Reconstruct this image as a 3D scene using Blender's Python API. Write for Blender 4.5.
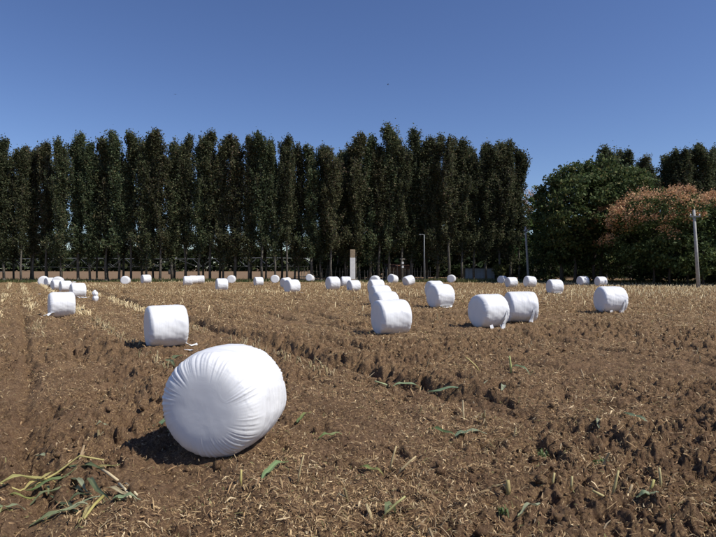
import bpy, bmesh, math, random
import numpy as np
from mathutils import Vector, Matrix, Quaternion

# ------------------------------------------------------------------ scene, camera, sky, sun
scene = bpy.context.scene
for o in list(bpy.data.objects):
    bpy.data.objects.remove(o)
COL = scene.collection
R = math.radians
CAM_H, F_PX, HORIZON = 1.57, 559.0, 268.0       # eye height (m), focal length in photo pixels, horizon row

cam = bpy.data.cameras.new('camera')
cam.sensor_width = 36.0
cam.lens = 36.0 * F_PX / 716.0
cam.clip_start, cam.clip_end = 0.05, 9000
cam_o = bpy.data.objects.new('camera', cam)
COL.objects.link(cam_o)
cam_o.location = (0, 0, CAM_H)
cam_o.rotation_euler = (R(90.0), 0, 0)
scene.camera = cam_o

SUN_AZ, SUN_EL = 114.0, 50.0                    # azimuth clockwise from +Y
world = bpy.data.worlds.new('World')
scene.world = world
world.use_nodes = True
wn = world.node_tree
bg = wn.nodes['Background']
sky = wn.nodes.new('ShaderNodeTexSky')
sky.sky_type = 'NISHITA'
sky.sun_disc = False
sky.sun_elevation = R(SUN_EL)
sky.sun_rotation = R(SUN_AZ)
sky.altitude = 50
sky.air_density = 0.85
sky.dust_density = 0.25
sky.ozone_density = 3.5
hs = wn.nodes.new('ShaderNodeHueSaturation')
hs.inputs['Saturation'].default_value = 1.10
hs.inputs['Hue'].default_value = 0.512
wn.links.new(sky.outputs[0], hs.inputs['Color'])
wn.links.new(hs.outputs[0], bg.inputs['Color'])
bg.inputs['Strength'].default_value = 0.102

sun = bpy.data.lights.new('sun', 'SUN')
sun.energy = 4.2
sun.angle = R(0.53)
sun.color = (1.0, 0.95, 0.87)
sun_o = bpy.data.objects.new('sun', sun)
COL.objects.link(sun_o)
sd = Vector((math.sin(R(SUN_AZ)) * math.cos(R(SUN_EL)), math.cos(R(SUN_AZ)) * math.cos(R(SUN_EL)), math.sin(R(SUN_EL))))
sun_o.rotation_euler = sd.to_track_quat('Z', 'Y').to_euler()
sun_o.location = (20, -10, 40)

vs = scene.view_settings
vs.view_transform = 'Standard'
vs.look = 'None'
vs.exposure = 0.2
vs.gamma = 1.0
vs.use_curve_mapping = False

rng = np.random.default_rng(7)
random.seed(7)

# ------------------------------------------------------------------ helpers
def tag(o, label=None, cat=None, group=None, kind=None):
    if label: o['label'] = label
    if cat: o['category'] = cat
    if group: o['group'] = group
    if kind: o['kind'] = kind
    return o

def link(name, me, parent=None, mat=None):
    o = bpy.data.objects.new(name, me)
    COL.objects.link(o)
    if mat is not None and me is not None and not me.materials:
        me.materials.append(mat)
    if parent is not None:
        o.parent = parent
    return o

def empty(name, loc, rz=0.0):
    o = bpy.data.objects.new(name, None)
    o.empty_display_size = 0.2
    COL.objects.link(o)
    o.location = loc
    o.rotation_euler = (0, 0, rz)
    return o

def mesh_np(name, v, quads=None, tris=None, smooth=False, col=None):
    """mesh from numpy arrays; col = one rgb per vertex -> attribute 'tint'"""
    me = bpy.data.meshes.new(name)
    v = np.asarray(v, dtype=np.float32).reshape(-1, 3)
    nq = 0 if quads is None else len(quads)
    nt = 0 if tris is None else len(tris)
    loops = []
    if nq: loops.append(np.asarray(quads, dtype=np.int32).ravel())
    if nt: loops.append(np.asarray(tris, dtype=np.int32).ravel())
    li = np.concatenate(loops)
    me.vertices.add(len(v)); me.vertices.foreach_set('co', v.ravel())
    me.loops.add(len(li)); me.loops.foreach_set('vertex_index', li)
    me.polygons.add(nq + nt)
    st = np.concatenate([np.arange(nq) * 4, nq * 4 + np.arange(nt) * 3]).astype(np.int32)
    me.polygons.foreach_set('loop_start', st)
    if smooth:
        me.polygons.foreach_set('use_smooth', np.ones(nq + nt, dtype=bool))
    if col is not None:
        a = me.attributes.new('tint', 'FLOAT_COLOR', 'POINT')
        c = np.ones((len(v), 4), dtype=np.float32); c[:, :3] = col
        a.data.foreach_set('color', c.ravel())
    me.update(calc_edges=True)
    me.validate()
    return me

class MB:
    """collects boxes, tubes and strips for one mesh"""
    def __init__(s): s.v = []; s.f = []
    def add(s, vs_, fs):
        n = len(s.v); s.v += [tuple(p) for p in vs_]; s.f += [tuple(i + n for i in f) for f in fs]
    def box(s, x0, x1, y0, y1, z0, z1):
        s.add([(x0,y0,z0),(x1,y0,z0),(x1,y1,z0),(x0,y1,z0),(x0,y0,z1),(x1,y0,z1),(x1,y1,z1),(x0,y1,z1)],
              [(3,2,1,0),(4,5,6,7),(0,1,5,4),(1,2,6,5),(2,3,7,6),(3,0,4,7)])
    def tube(s, pts, rad, n=6, cap=True):
        pts = [Vector(p) for p in pts]
        if not hasattr(rad, '__len__'): rad = [rad] * len(pts)
        vs_, fs = [], []
        ref = None
        for i, p in enumerate(pts):
            d = (pts[min(i+1, len(pts)-1)] - pts[max(i-1, 0)]).normalized()
            if ref is None:
                ref = Vector((1,0,0)) if abs(d.x) < .9 else Vector((0,1,0))
            a = (ref - d * ref.dot(d)).normalized(); b = d.cross(a); ref = a
            for k in range(n):
                t = 2*math.pi*k/n
                vs_.append(p + (a*math.cos(t) + b*math.sin(t)) * rad[i])
        for i in range(len(pts)-1):
            for k in range(n):
                k2 = (k+1) % n
                fs.append((i*n+k, i*n+k2, (i+1)*n+k2, (i+1)*n+k))
        if cap:
            fs.append(tuple(range(n-1, -1, -1)))
            fs.append(tuple(range((len(pts)-1)*n, len(pts)*n)))
        s.add(vs_, fs)
    def mesh(s, name, smooth=False):
        me = bpy.data.meshes.new(name)
        me.from_pydata(s.v, [], s.f)
        if smooth:
            for p in me.polygons: p.use_smooth = True
        me.update()
        return me
    def build(s, name, mat, parent=None, smooth=False):
        return link(name, s.mesh(name, smooth), parent, mat)

def bevel(o, w, seg=2):
    m = o.modifiers.new('bevel', 'BEVEL'); m.width = w; m.segments = seg; m.limit_method = 'ANGLE'
    return o

# value noise, vectorised
_tab = np.random.default_rng(3).random((16, 256, 256)).astype(np.float32)
def vn(x, y, s=0):
    t = _tab[s % 16]
    xi = np.floor(x).astype(np.int64); yi = np.floor(y).astype(np.int64)
    fx = x - xi; fy = y - yi
    fx = fx*fx*fx*(fx*(fx*6-15)+10); fy = fy*fy*fy*(fy*(fy*6-15)+10)
    x0 = xi & 255; x1 = (xi+1) & 255; y0 = yi & 255; y1 = (yi+1) & 255
    return ((t[x0,y0]*(1-fx)+t[x1,y0]*fx)*(1-fy) + (t[x0,y1]*(1-fx)+t[x1,y1]*fx)*fy)*2-1
def fbm(x, y, o=4, s=0, g=.5):
    r = 0; a = 1.0
    c, sn = math.cos(.6), math.sin(.6)
    for i in range(o):
        r = r + a*vn(x, y, s+i); a *= g
        x, y = (x*c - y*sn)*2.03 + 11.3, (x*sn + y*c)*2.03 + 4.7
    return r
def sstep(a, b, x):
    t = np.clip((x-a)/(b-a), 0, 1); return t*t*(3-2*t)

# the corn rows run away to the left: u along the rows, v across them
RD = np.array([-0.5225, 0.8526])
def uv_of(X, Y):
    return X*RD[0] + Y*RD[1], X*0.8526 + Y*0.5225

BALE_SPOTS = []          # (x, y, radius) pressed flat
def ground_h(X, Y, fine=True):
    X = np.asarray(X, dtype=np.float64); Y = np.asarray(Y, dtype=np.float64)
    u, v = uv_of(X, Y)
    dist = np.sqrt(X*X + Y*Y)
    inf = 1 - sstep(60, 68, Y)                      # the worked field ends at the trees
    wob = .12*fbm(u*.35, v*.35, 2, 5)
    vv = v + wob
    h = .05*fbm(X*.13, Y*.13, 2, 1)*inf
    h = h + .022*np.cos(vv*2*math.pi/.62)*inf*(.6+.5*vn(X*.4, Y*.4, 3))
    # drill furrow left of the stubble row and the long open furrow right of it
    h = h - .20*np.exp(-((vv-.1)/.11)**2)*inf*(.7+.4*vn(u*.5, v*0+3, 2))
    h = h - .07*np.exp(-((vv-1.15)/.22)**2)*inf + .05*np.exp(-((vv-1.6)/.15)**2)*inf
    m = sstep(-.5, .25, vn(u*.23+2.2, v*0+7.7, 4) + .35)
    h = h - .30*np.exp(-((vv-4.58)/.135)**2)*inf*m*(.75+.5*vn(u*1.7, v*0+1.3, 9))
    h = h + .10*sstep(4.5, 4.95, vv)*inf*(1-sstep(14, 40, v)) - .03*inf
    for k, vc in enumerate((5.9, 7.2, 8.5, 9.6, 11.7, 13.1, 14.6, 16.8, 18.5, 21, 24, 28)):
        mm = sstep(-.15, .4, vn(u*.31+k*5.1, v*0+k*3.3, 6+k))
        h = h - .22*np.exp(-((vv-vc-.25*vn(u*.5, v*0, k))/.13)**2)*inf*mm
    if fine:
        rough = (.50 + .95*sstep(-.35, .5, fbm(X*.45, Y*.45, 2, 8)))
        smoothband = np.exp(-((vv-2.9)/.8)**2)
        rough = rough*(1-.35*smoothband)*inf + .15
        Xw = X*.81 - Y*.59 + .22*fbm(X*1.7, Y*1.7, 2, 11); Yw = X*.59 + Y*.81 + .22*fbm(X*1.7+9, Y*1.7+3, 2, 14)
        n1 = fbm(Xw*2.3, Yw*2.3, 3, 9)
        h = h + .036*rough*n1
        b = np.abs(fbm(Xw*6.1, Yw*6.1, 3, 2)); h = h + .040*rough*(b-.35)
        holes = sstep(.30, .72, vn(u*2.1+.6*vn(X*5, Y*5, 1)+9, vv*5.2+.6*vn(X*6, Y*6, 2), 12))*sstep(-.25, .45, vn(X*.6, Y*.6, 13))
        h = h - .10*rough*holes
        h = h + .030*rough*fbm(X*11, Y*11, 4, 4, .66)
    h = np.where(dist > 120, h*0, h)
    for bx, by, br in BALE_SPOTS:
        d2 = np.sqrt((X-bx)**2 + (Y-by)**2)
        if d2.size and d2.min() > br*1.6: continue
        w = 1 - sstep(br*.7, br*1.3, d2)
        hb = float(ground_base(bx, by))
        h = h*(1-w) + (hb + (h-hb)*.3)*w
    return h
def ground_base(x, y):
    u, v = uv_of(x, y)
    inf = 1 - sstep(60, 68, np.array(float(y)))
    return float(.05*fbm(np.array(x*.13), np.array(y*.13), 2, 1)*inf + .10*sstep(4.6, 5.1, np.array(v))*inf*(1-sstep(14, 40, np.array(v))) - .03*inf)
def gz(x, y):
    return float(ground_h(np.array([x]), np.array([y]))[0])
def at(px, py):
    """photo column and ground row -> metres on the field"""
    d = CAM_H*F_PX/(py-HORIZON)
    return (px-358.0)/F_PX*d, d
def at_d(px, d):
    return (px-358.0)/F_PX*d, d
def z_at(py, d):
    return CAM_H + (HORIZON-py)/F_PX*d

# ------------------------------------------------------------------ materials
def newmat(name):
    m = bpy.data.materials.new(name); m.use_nodes = True
    return m, m.node_tree.nodes, m.node_tree.links, m.node_tree.nodes['Principled BSDF']

def plain(name, col, rough=.7, var=.25, scale=6.0, bump=.2, metal=0.0, bscale=None, dist=.02):
    m, n, l, p = newmat(name)
    tc = n.new('ShaderNodeTexCoord')
    no = n.new('ShaderNodeTexNoise'); no.inputs['Scale'].default_value = scale; no.inputs['Detail'].default_value = 6
    l.new(tc.outputs['Object'], no.inputs['Vector'])
    cr = n.new('ShaderNodeValToRGB')
    cr.color_ramp.elements[0].position = .3; cr.color_ramp.elements[1].position = .7
    cr.color_ramp.elements[0].color = (*[c*(1-var) for c in col], 1)
    cr.color_ramp.elements[1].color = (*[min(1, c*(1+var)) for c in col], 1)
    l.new(no.outputs['Fac'], cr.inputs[0]); l.new(cr.outputs[0], p.inputs['Base Color'])
    p.inputs['Roughness'].default_value = rough; p.inputs['Metallic'].default_value = metal
    if bump:
        n2 = n.new('ShaderNodeTexNoise'); n2.inputs['Scale'].default_value = bscale or scale*4; n2.inputs['Detail'].default_value = 5
        l.new(tc.outputs['Object'], n2.inputs['Vector'])
        b = n.new('ShaderNodeBump'); b.inputs['Strength'].default_value = bump; b.inputs['Distance'].default_value = dist
        l.new(n2.outputs['Fac'], b.inputs['Height']); l.new(b.outputs[0], p.inputs['Normal'])
    return m

def tinted(name, rough=.8, trans=0.0, obj_var=0.0, spec=.3):
    """colour from the per-piece 'tint' attribute; optional light passing through thin leaves"""
    m, n, l, p = newmat(name)
    a = n.new('ShaderNodeAttribute'); a.attribute_name = 'tint'
    src = a.outputs['Color']
    if obj_var:
        oi = n.new('ShaderNodeObjectInfo')
        h = n.new('ShaderNodeHueSaturation')
        mr = n.new('ShaderNodeMapRange'); mr.inputs[3].default_value = .5-obj_var*.08; mr.inputs[4].default_value = .5+obj_var*.05
        mv = n.new('ShaderNodeMapRange'); mv.inputs[3].default_value = 1-obj_var*.4; mv.inputs[4].default_value = 1+obj_var*.4
        wn_ = n.new('ShaderNodeTexWhiteNoise'); wn_.noise_dimensions = '1D'
        l.new(oi.outputs['Random'], wn_.inputs['W'])
        l.new(oi.outputs['Random'], mr.inputs[0]); l.new(wn_.outputs['Value'], mv.inputs[0])
        l.new(mr.outputs[0], h.inputs['Hue']); l.new(mv.outputs[0], h.inputs['Value'])
        l.new(src, h.inputs['Color']); src = h.outputs[0]
    l.new(src, p.inputs['Base Color'])
    p.inputs['Roughness'].default_value = rough
    p.inputs['Specular IOR Level'].default_value = spec
    if trans:
        t = n.new('ShaderNodeBsdfTranslucent'); l.new(src, t.inputs['Color'])
        mx = n.new('ShaderNodeMixShader'); mx.inputs[0].default_value = trans
        l.new(p.outputs[0], mx.inputs[1]); l.new(t.outputs[0], mx.inputs[2])
        l.new(mx.outputs[0], n['Material Output'].inputs['Surface'])
    return m

def soil_material():
    m, n, l, p = newmat('tilled_soil')
    g = n.new('ShaderNodeNewGeometry')
    pos = g.outputs['Position']
    def noise(scale, det=6, rough=.6, vec=pos):
        t = n.new('ShaderNodeTexNoise'); t.inputs['Scale'].default_value = scale
        t.inputs['Detail'].default_value = det; t.inputs['Roughness'].default_value = rough
        l.new(vec, t.inputs['Vector']); return t.outputs['Fac']
    def ramp(f, stops):
        r = n.new('ShaderNodeValToRGB'); e = r.color_ramp.elements
        while len(e) < len(stops): e.new(.5)
        for i, (q, c) in enumerate(stops): e[i].position = q; e[i].color = (*c, 1)
        l.new(f, r.inputs[0]); return r.outputs[0]
    def mix(fac, a, b, mode='MIX'):
        x = n.new('ShaderNodeMix'); x.data_type = 'RGBA'; x.blend_type = mode
        if isinstance(fac, float): x.inputs[0].default_value = fac
        else: l.new(fac, x.inputs[0])
        l.new(a, x.inputs[6]); l.new(b, x.inputs[7]); return x.outputs[2]
    c1 = ramp(noise(.9, 6, .68), [(.32, (.070,.039,.022)), (.5, (.145,.086,.050)), (.70, (.20,.128,.078))])
    c2 = ramp(noise(24, 6, .7), [(.34, (.060,.033,.018)), (.5, (.155,.092,.054)), (.68, (.29,.195,.118))])
    c = mix(.55, c1, c2)
    # trodden-in chaff: short pale fibres
    ch = ramp(noise(60, 6, .75), [(.50, (0,0,0)), (.60, (1,1,1))])
    ch2 = ramp(noise(2.2, 5), [(.34, (.2,)*3), (.60, (1.0,)*3)])
    chf = n.new('ShaderNodeMath'); chf.operation = 'MULTIPLY'
    l.new(ch, chf.inputs[0]); l.new(ch2, chf.inputs[1])
    straw = ramp(noise(40, 3), [(.3, (.29,.18,.088)), (.7, (.46,.32,.165))])
    c = mix(chf.outputs[0], c, straw)
    # far part of the field: more standing trash, browner-gold
    sep = n.new('ShaderNodeSeparateXYZ'); l.new(pos, sep.inputs[0])
    mr = n.new('ShaderNodeMapRange'); mr.inputs[1].default_value = 7; mr.inputs[2].default_value = 40
    mr.inputs[3].default_value = 0; mr.inputs[4].default_value = .55
    l.new(sep.outputs['Y'], mr.inputs[0])
    far = ramp(noise(3.0, 6, .7), [(.35, (.13,.082,.042)), (.5, (.25,.17,.082)), (.65, (.42,.30,.145))])
    c = mix(mr.outputs[0], c, far)
    # beyond the trees a smooth reddish bare field
    mb = n.new('ShaderNodeMapRange'); mb.inputs[1].default_value = 76; mb.inputs[2].default_value = 84
    l.new(sep.outputs['Y'], mb.inputs[0])
    bare = ramp(noise(.25, 5), [(.3, (.175,.112,.064)), (.7, (.235,.157,.09))])
    c = mix(mb.outputs[0], c, bare)
    l.new(c, p.inputs['Base Color'])
    p.inputs['Roughness'].default_value = .95
    p.inputs['Specular IOR Level'].default_value = .15
    b1 = n.new('ShaderNodeBump'); b1.inputs['Strength'].default_value = .9; b1.inputs['Distance'].default_value = .035
    l.new(noise(30, 9, .78), b1.inputs['Height'])
    b2 = n.new('ShaderNodeBump'); b2.inputs['Strength'].default_value = .5; b2.inputs['Distance'].default_value = .05
    l.new(noise(9, 6, .65), b2.inputs['Height']); l.new(b1.outputs[0], b2.inputs['Normal'])
    l.new(b2.outputs[0], p.inputs['Normal'])
    return m

def film_material():
    m, n, l, p = newmat('white_stretch_film')
    tc = n.new('ShaderNodeTexCoord')
    no = n.new('ShaderNodeTexNoise'); no.inputs['Scale'].default_value = 3.2; no.inputs['Detail'].default_value = 5
    l.new(tc.outputs['Object'], no.inputs['Vector'])
    cr = n.new('ShaderNodeValToRGB')
    cr.color_ramp.elements[0].position = .3; cr.color_ramp.elements[0].color = (.70,.71,.73,1)
    cr.color_ramp.elements[1].position = .65; cr.color_ramp.elements[1].color = (.76,.765,.77,1)
    l.new(no.outputs['Fac'], cr.inputs[0])
    # specks of soil and smears
    n3 = n.new('ShaderNodeTexNoise'); n3.inputs['Scale'].default_value = 26; n3.inputs['Detail'].default_value = 4
    l.new(tc.outputs['Object'], n3.inputs['Vector'])
    r3 = n.new('ShaderNodeValToRGB'); r3.color_ramp.elements[0].position = .70; r3.color_ramp.elements[1].position = .80
    r3.color_ramp.elements[1].color = (.30,.30,.30,1)
    l.new(n3.outputs['Fac'], r3.inputs[0])
    mx = n.new('ShaderNodeMix'); mx.data_type = 'RGBA'
    l.new(r3.outputs[0], mx.inputs[0]); l.new(cr.outputs[0], mx.inputs[6]); mx.inputs[7].default_value = (.5,.43,.34,1)
    l.new(mx.outputs[2], p.inputs['Base Color'])
    p.inputs['Roughness'].default_value = .42
    p.inputs['Specular IOR Level'].default_value = .4
    # fine stretch wrinkles running round the bale
    mp = n.new('ShaderNodeMapping'); mp.inputs['Scale'].default_value = (26, 3.5, 3.5)
    l.new(tc.outputs['Object'], mp.inputs['Vector'])
    n2 = n.new('ShaderNodeTexNoise'); n2.inputs['Scale'].default_value = 1.3; n2.inputs['Detail'].default_value = 5
    n2.inputs['Distortion'].default_value = .8
    l.new(mp.outputs[0], n2.inputs['Vector'])
    b = n.new('ShaderNodeBump'); b.inputs['Strength'].default_value = .22; b.inputs['Distance'].default_value = .012
    l.new(n2.outputs['Fac'], b.inputs['Height']); l.new(b.outputs[0], p.inputs['Normal'])
    return m

M = {}
M['soil'] = soil_material()
M['film'] = film_material()
M['straw'] = tinted('straw_and_chaff', .75, .12)
M['clod'] = plain('soil_clod', (.13,.08,.048), .95, .35, 9, .8, bscale=30)
M['leaf'] = tinted('poplar_leaf', .75, .32, .55, .15)
M['broadleaf'] = tinted('broad_leaf', .7, .3, .2, .2)
M['pods'] = tinted('seed_pods', .7, .25)
M['bark'] = plain('poplar_bark', (.105,.095,.076), .9, .4, 3, .6)
M['darkbark'] = plain('dark_bark', (.07,.055,.042), .9, .35, 4, .6)
M['corn_leaf'] = tinted('corn_leaf', .5, .3)
M['corn_stalk'] = tinted('corn_stalk', .6, .05)
M['grass'] = tinted('verge_grass', .7, .25)
M['concrete'] = plain('pole_concrete', (.36,.355,.335), .85, .2, 5, .2)
M['whitewash'] = plain('whitewash', (.72,.71,.68), .85, .12, 3, .25)
M['bareplaster'] = plain('bare_plaster', (.30,.23,.15), .9, .25, 6, .4)
M['galv'] = plain('galvanised_steel', (.18,.19,.195), .6, .15, 5, 0, .2)
M['rubber'] = plain('tyre_rubber', (.02,.02,.02), .9, .2, 8, .2)
M['brick'] = plain('red_brick', (.27,.12,.065), .9, .25, 6, .4)
M['mortar'] = plain('mortar', (.30,.27,.23), .95, .2, 8, .3)
M['tile'] = plain('roof_tile', (.16,.075,.05), .85, .25, 5, .3)
M['sheet'] = plain('pale_sheet', (.34,.37,.40), .5, .12, 2, .1)
M['darkroof'] = plain('dark_sheet_roof', (.10,.11,.11), .7, .2, 3, .2)
M['stake'] = plain('weathered_stake', (.22,.195,.145), .9, .3, 6, .4)
M['signwhite'] = plain('white_enamel', (.70,.70,.68), .5, .08, 6, 0)
M['steel'] = plain('dark_steel', (.10,.11,.11), .5, .2, 6, 0, .3)
M['feather'] = plain('dark_feather', (.05,.05,.055), .8, .2, 20, 0)
M['wood'] = plain('old_door_wood', (.20,.11,.055), .8, .25, 9, .3)

# ------------------------------------------------------------------ bales: where they lie
# column, ground row, height in photo pixels, turn of the left end towards the lens, tilt, name of mesh, tails, label
BALES = [
 (227,438.5,101.5, 63,  0,'hero', [], 'big white bale showing its pleated round end, close to the torn up corn plant'),
 (166,343.5,  42.5, 11,  0,'a', [('r',1)], 'white bale beside the stubble row with a film scrap at its right foot'),
 (61.6,314.5,25.5, 6, 0,'b', [('l',2)], 'white bale with a long twisted film tail trailing to its left'),
 (77.8,296.3,15, 12, 0,'c', [('r',0)], 'white bale at the near end of the huddle, beside the white film bundle'),
 (65.3,290.3,10.6, 14, 0,'a', [], 'white bale in the huddle, next behind the one at its near end'),
 (57.0,289.0,10, 20, 0,'b', [], 'half hidden white bale in the middle of the huddle'),
 (58.2,286.4,10.6, 80, 0,'c', [], 'round end-on white bale standing highest in the huddle'),
 (50.0,286.2,9.6, 25, 0,'a', [], 'white bale in the huddle beside the round bale at its far end'),
 (43.6,285.2,10, 85, 0,'b', [], 'round end-on white bale at the far end of the huddle'),
 (125.5,284.2,8.6, 78, 0,'c', [], 'squat white bale by the tree row, end-on, next to a squarer one'),
 (146.0,283.6,9.2, 20, 0,'a', [], 'squarish white bale by the tree row, next to a squat end-on one'),
 (187.8,286.0,9.6, 5, 0,'b', [], 'white bale in front of a touching pair near the tree row'),
 (193.0,284.2,8.4, 30, 0,'c', [], 'white bale wedged between two others near the tree row'),
 (200.4,283.9,8.4, 5, 0,'a', [], 'white bale at the outer end of a touching trio near the tree row'),
 (221.7,290.6,12.4, 12, 0,'c', [], 'white bale with shaded left end lying in front of a round end-on bale'),
 (231.4,283.3,8.6, 84, 0,'b', [], 'round end-on white bale by the double trunk, behind a squarer bale'),
 (258.5,285.6,9.2, 18, 0,'c', [], 'solitary square white bale with a grey shaded left end'),
 (275.0,283.2,8.5, 86, 0,'a', [], 'small round end-on white bale alone in front of the poplar trunks'),
 (286.5,287.4,10.2, 40, -8,'b', [], 'tilted white bale peeping out behind a larger bale'),
 (292.0,293.6,14, 32, 0,'a', [('r',0)], 'white bale hiding a tilted bale, loose film hanging at its foot'),
 (309.8,281.5,7.6, 70, 12,'c', [], 'small egg shaped white bale in front of the stake fence'),
 (332.8,289.4,13.6, 26, 0,'b', [], 'white bale with a dark hole in its top, near the white pillar'),
 (345.8,286.4,10.2, 10, 0,'c', [], 'white bale at the foot of the white pillar, behind two others'),
 (353.6,291.4,11.8, 28, 0,'a', [('c',0)], 'white bale near the pillar with a torn flap on its shaded end'),
 (391.0,334.5,35.5, 24, 0,'a', [('r',3)], 'white bale at the near end of the long straight line of bales'),
 (385.2,317,26, 24, 0,'b', [], 'second white bale from the near end of the straight line'),
 (380.2,306,20, 22, 0,'c', [], 'middle white bale of the straight line of five'),
 (376.0,294.6,15.2, 22, 0,'a', [], 'second white bale from the far end of the straight line'),
 (375.0,284.2,9.8, 75, 0,'b', [], 'round little white bale at the far end of the straight line'),
 (392.4,282.6,9, 55, 10,'c', [], 'rounded white bale by the brick hut'),
 (409.8,285.2,10.4, 35, -16,'a', [], 'white bale tipped over by the signpost'),
 (440.4,308.3,24, 33, 0,'c', [('u',1)], 'white bale with loose film under it, in front of another bale'),
 (434.6,298.5,17.5, 30, 0,'b', [], 'white bale mostly hidden behind the one with loose film'),
 (451.4,281.9,8.2, 82, 0,'a', [], 'small round white bale alone by the lamp post'),
 (488.3,328.3,34, 36, 0,'b', [('f',3)], 'white bale with a torn film strip hanging down its side'),
 (520.6,322.5,31, 18, 0,'a', [('f',1)], 'white bale touching the one with the torn hanging strip'),
 (502.4,282.9,8.2, 58, 0,'c', [], 'shaded bluish bale half hidden by another, near the leaning pole'),
 (511.2,286.9,10.6, 30, 0,'a', [], 'white bale hiding a bluish shaded bale'),
 (529.4,286.9,11.2, 30, 6,'b', [], 'white bale at the foot of the leaning concrete pole'),
 (554.7,293.3,14.6, 27, 0,'c', [('u',0)], 'white bale out in the stubble in front of the leafy green tree'),
 (582.8,284.9,9.8, 38, 0,'a', [], 'white bale under the leafy green tree, next to a similar one'),
 (600.8,285.5,10, 34, 0,'c', [], 'white bale under the orange seeded tree, next to a similar one'),
 (610.4,313.3,26.5, 30, 0,'c', [('f',2)], 'white bale alone in the stubble with a tattered film fringe below'),
]
bale_geo = []
for (px, py, hp, al, tilt, kind, tails, label) in BALES:
    x, y = at(px, py)
    D = hp*math.hypot(x, y)*math.cos(math.atan2(x, y))/F_PX
    D = min(max(D, .80), 1.08)
    bale_geo.append((x, y, D))
    BALE_SPOTS.append((x, y, D*.5))

# ------------------------------------------------------------------ ground: one sheet out to the horizon
def build_ground():
    th_f = np.linspace(R(-45), R(45), 940)
    th_b = np.linspace(R(46), R(314), 70)[1:-1]
    th = np.concatenate([th_f, th_b])
    r = np.concatenate([np.geomspace(.35, 3.4, 26)[:-1], np.geomspace(3.4, 13, 340)[:-1],
                        np.geomspace(13, 75, 240)[:-1], np.geomspace(75, 5000, 36)])
    cx, cy = 0.0, -1.0
    T, RR = np.meshgrid(th, r)
    # away from the front sector rows of the sheet may be far apart, the shape stays the same field
    X = cx + RR*np.sin(T); Y = cy + RR*np.cos(T)
    Z = np.empty_like(X)
    old = list(BALE_SPOTS)
    BALE_SPOTS.clear()
    for i in range(0, len(r), 40):
        Z[i:i+40] = ground_h(X[i:i+40], Y[i:i+40])
    BALE_SPOTS.extend(old)
    for bx, by, br in BALE_SPOTS:               # soil pressed down where a bale lies
        d2 = np.hypot(X-bx, Y-by); k = d2 < br*1.4
        w = 1 - sstep(br*.6, br*1.3, d2[k]); hb = ground_base(bx, by)
        Z[k] = Z[k]*(1-w) + (hb + (Z[k]-hb)*.3)*w
    nt, nr = len(th), len(r)
    v = np.stack([X, Y, Z], -1).reshape(-1, 3)
    v = np.concatenate([v, [[cx, cy, gz(cx, cy)]]])
    i = np.arange(nr-1)[:, None]; j = np.arange(nt)[None, :]; j2 = (j+1) % nt
    q = np.stack([i*nt+j, (i+1)*nt+j, (i+1)*nt+j2, i*nt+j2], -1)[..., ::-1].reshape(-1, 4)
    jj = np.arange(nt)
    t = np.stack([np.full(nt, nr*nt), jj, (jj+1) % nt], -1)[:, ::-1]
    o = link('field_ground', mesh_np('field_ground', v, q, t, smooth=False), None, M['soil'])
    tag(o, kind='structure')
    o['label'] = 'tilled brown corn field strewn with chaff'
    return o
build_ground()

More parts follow.
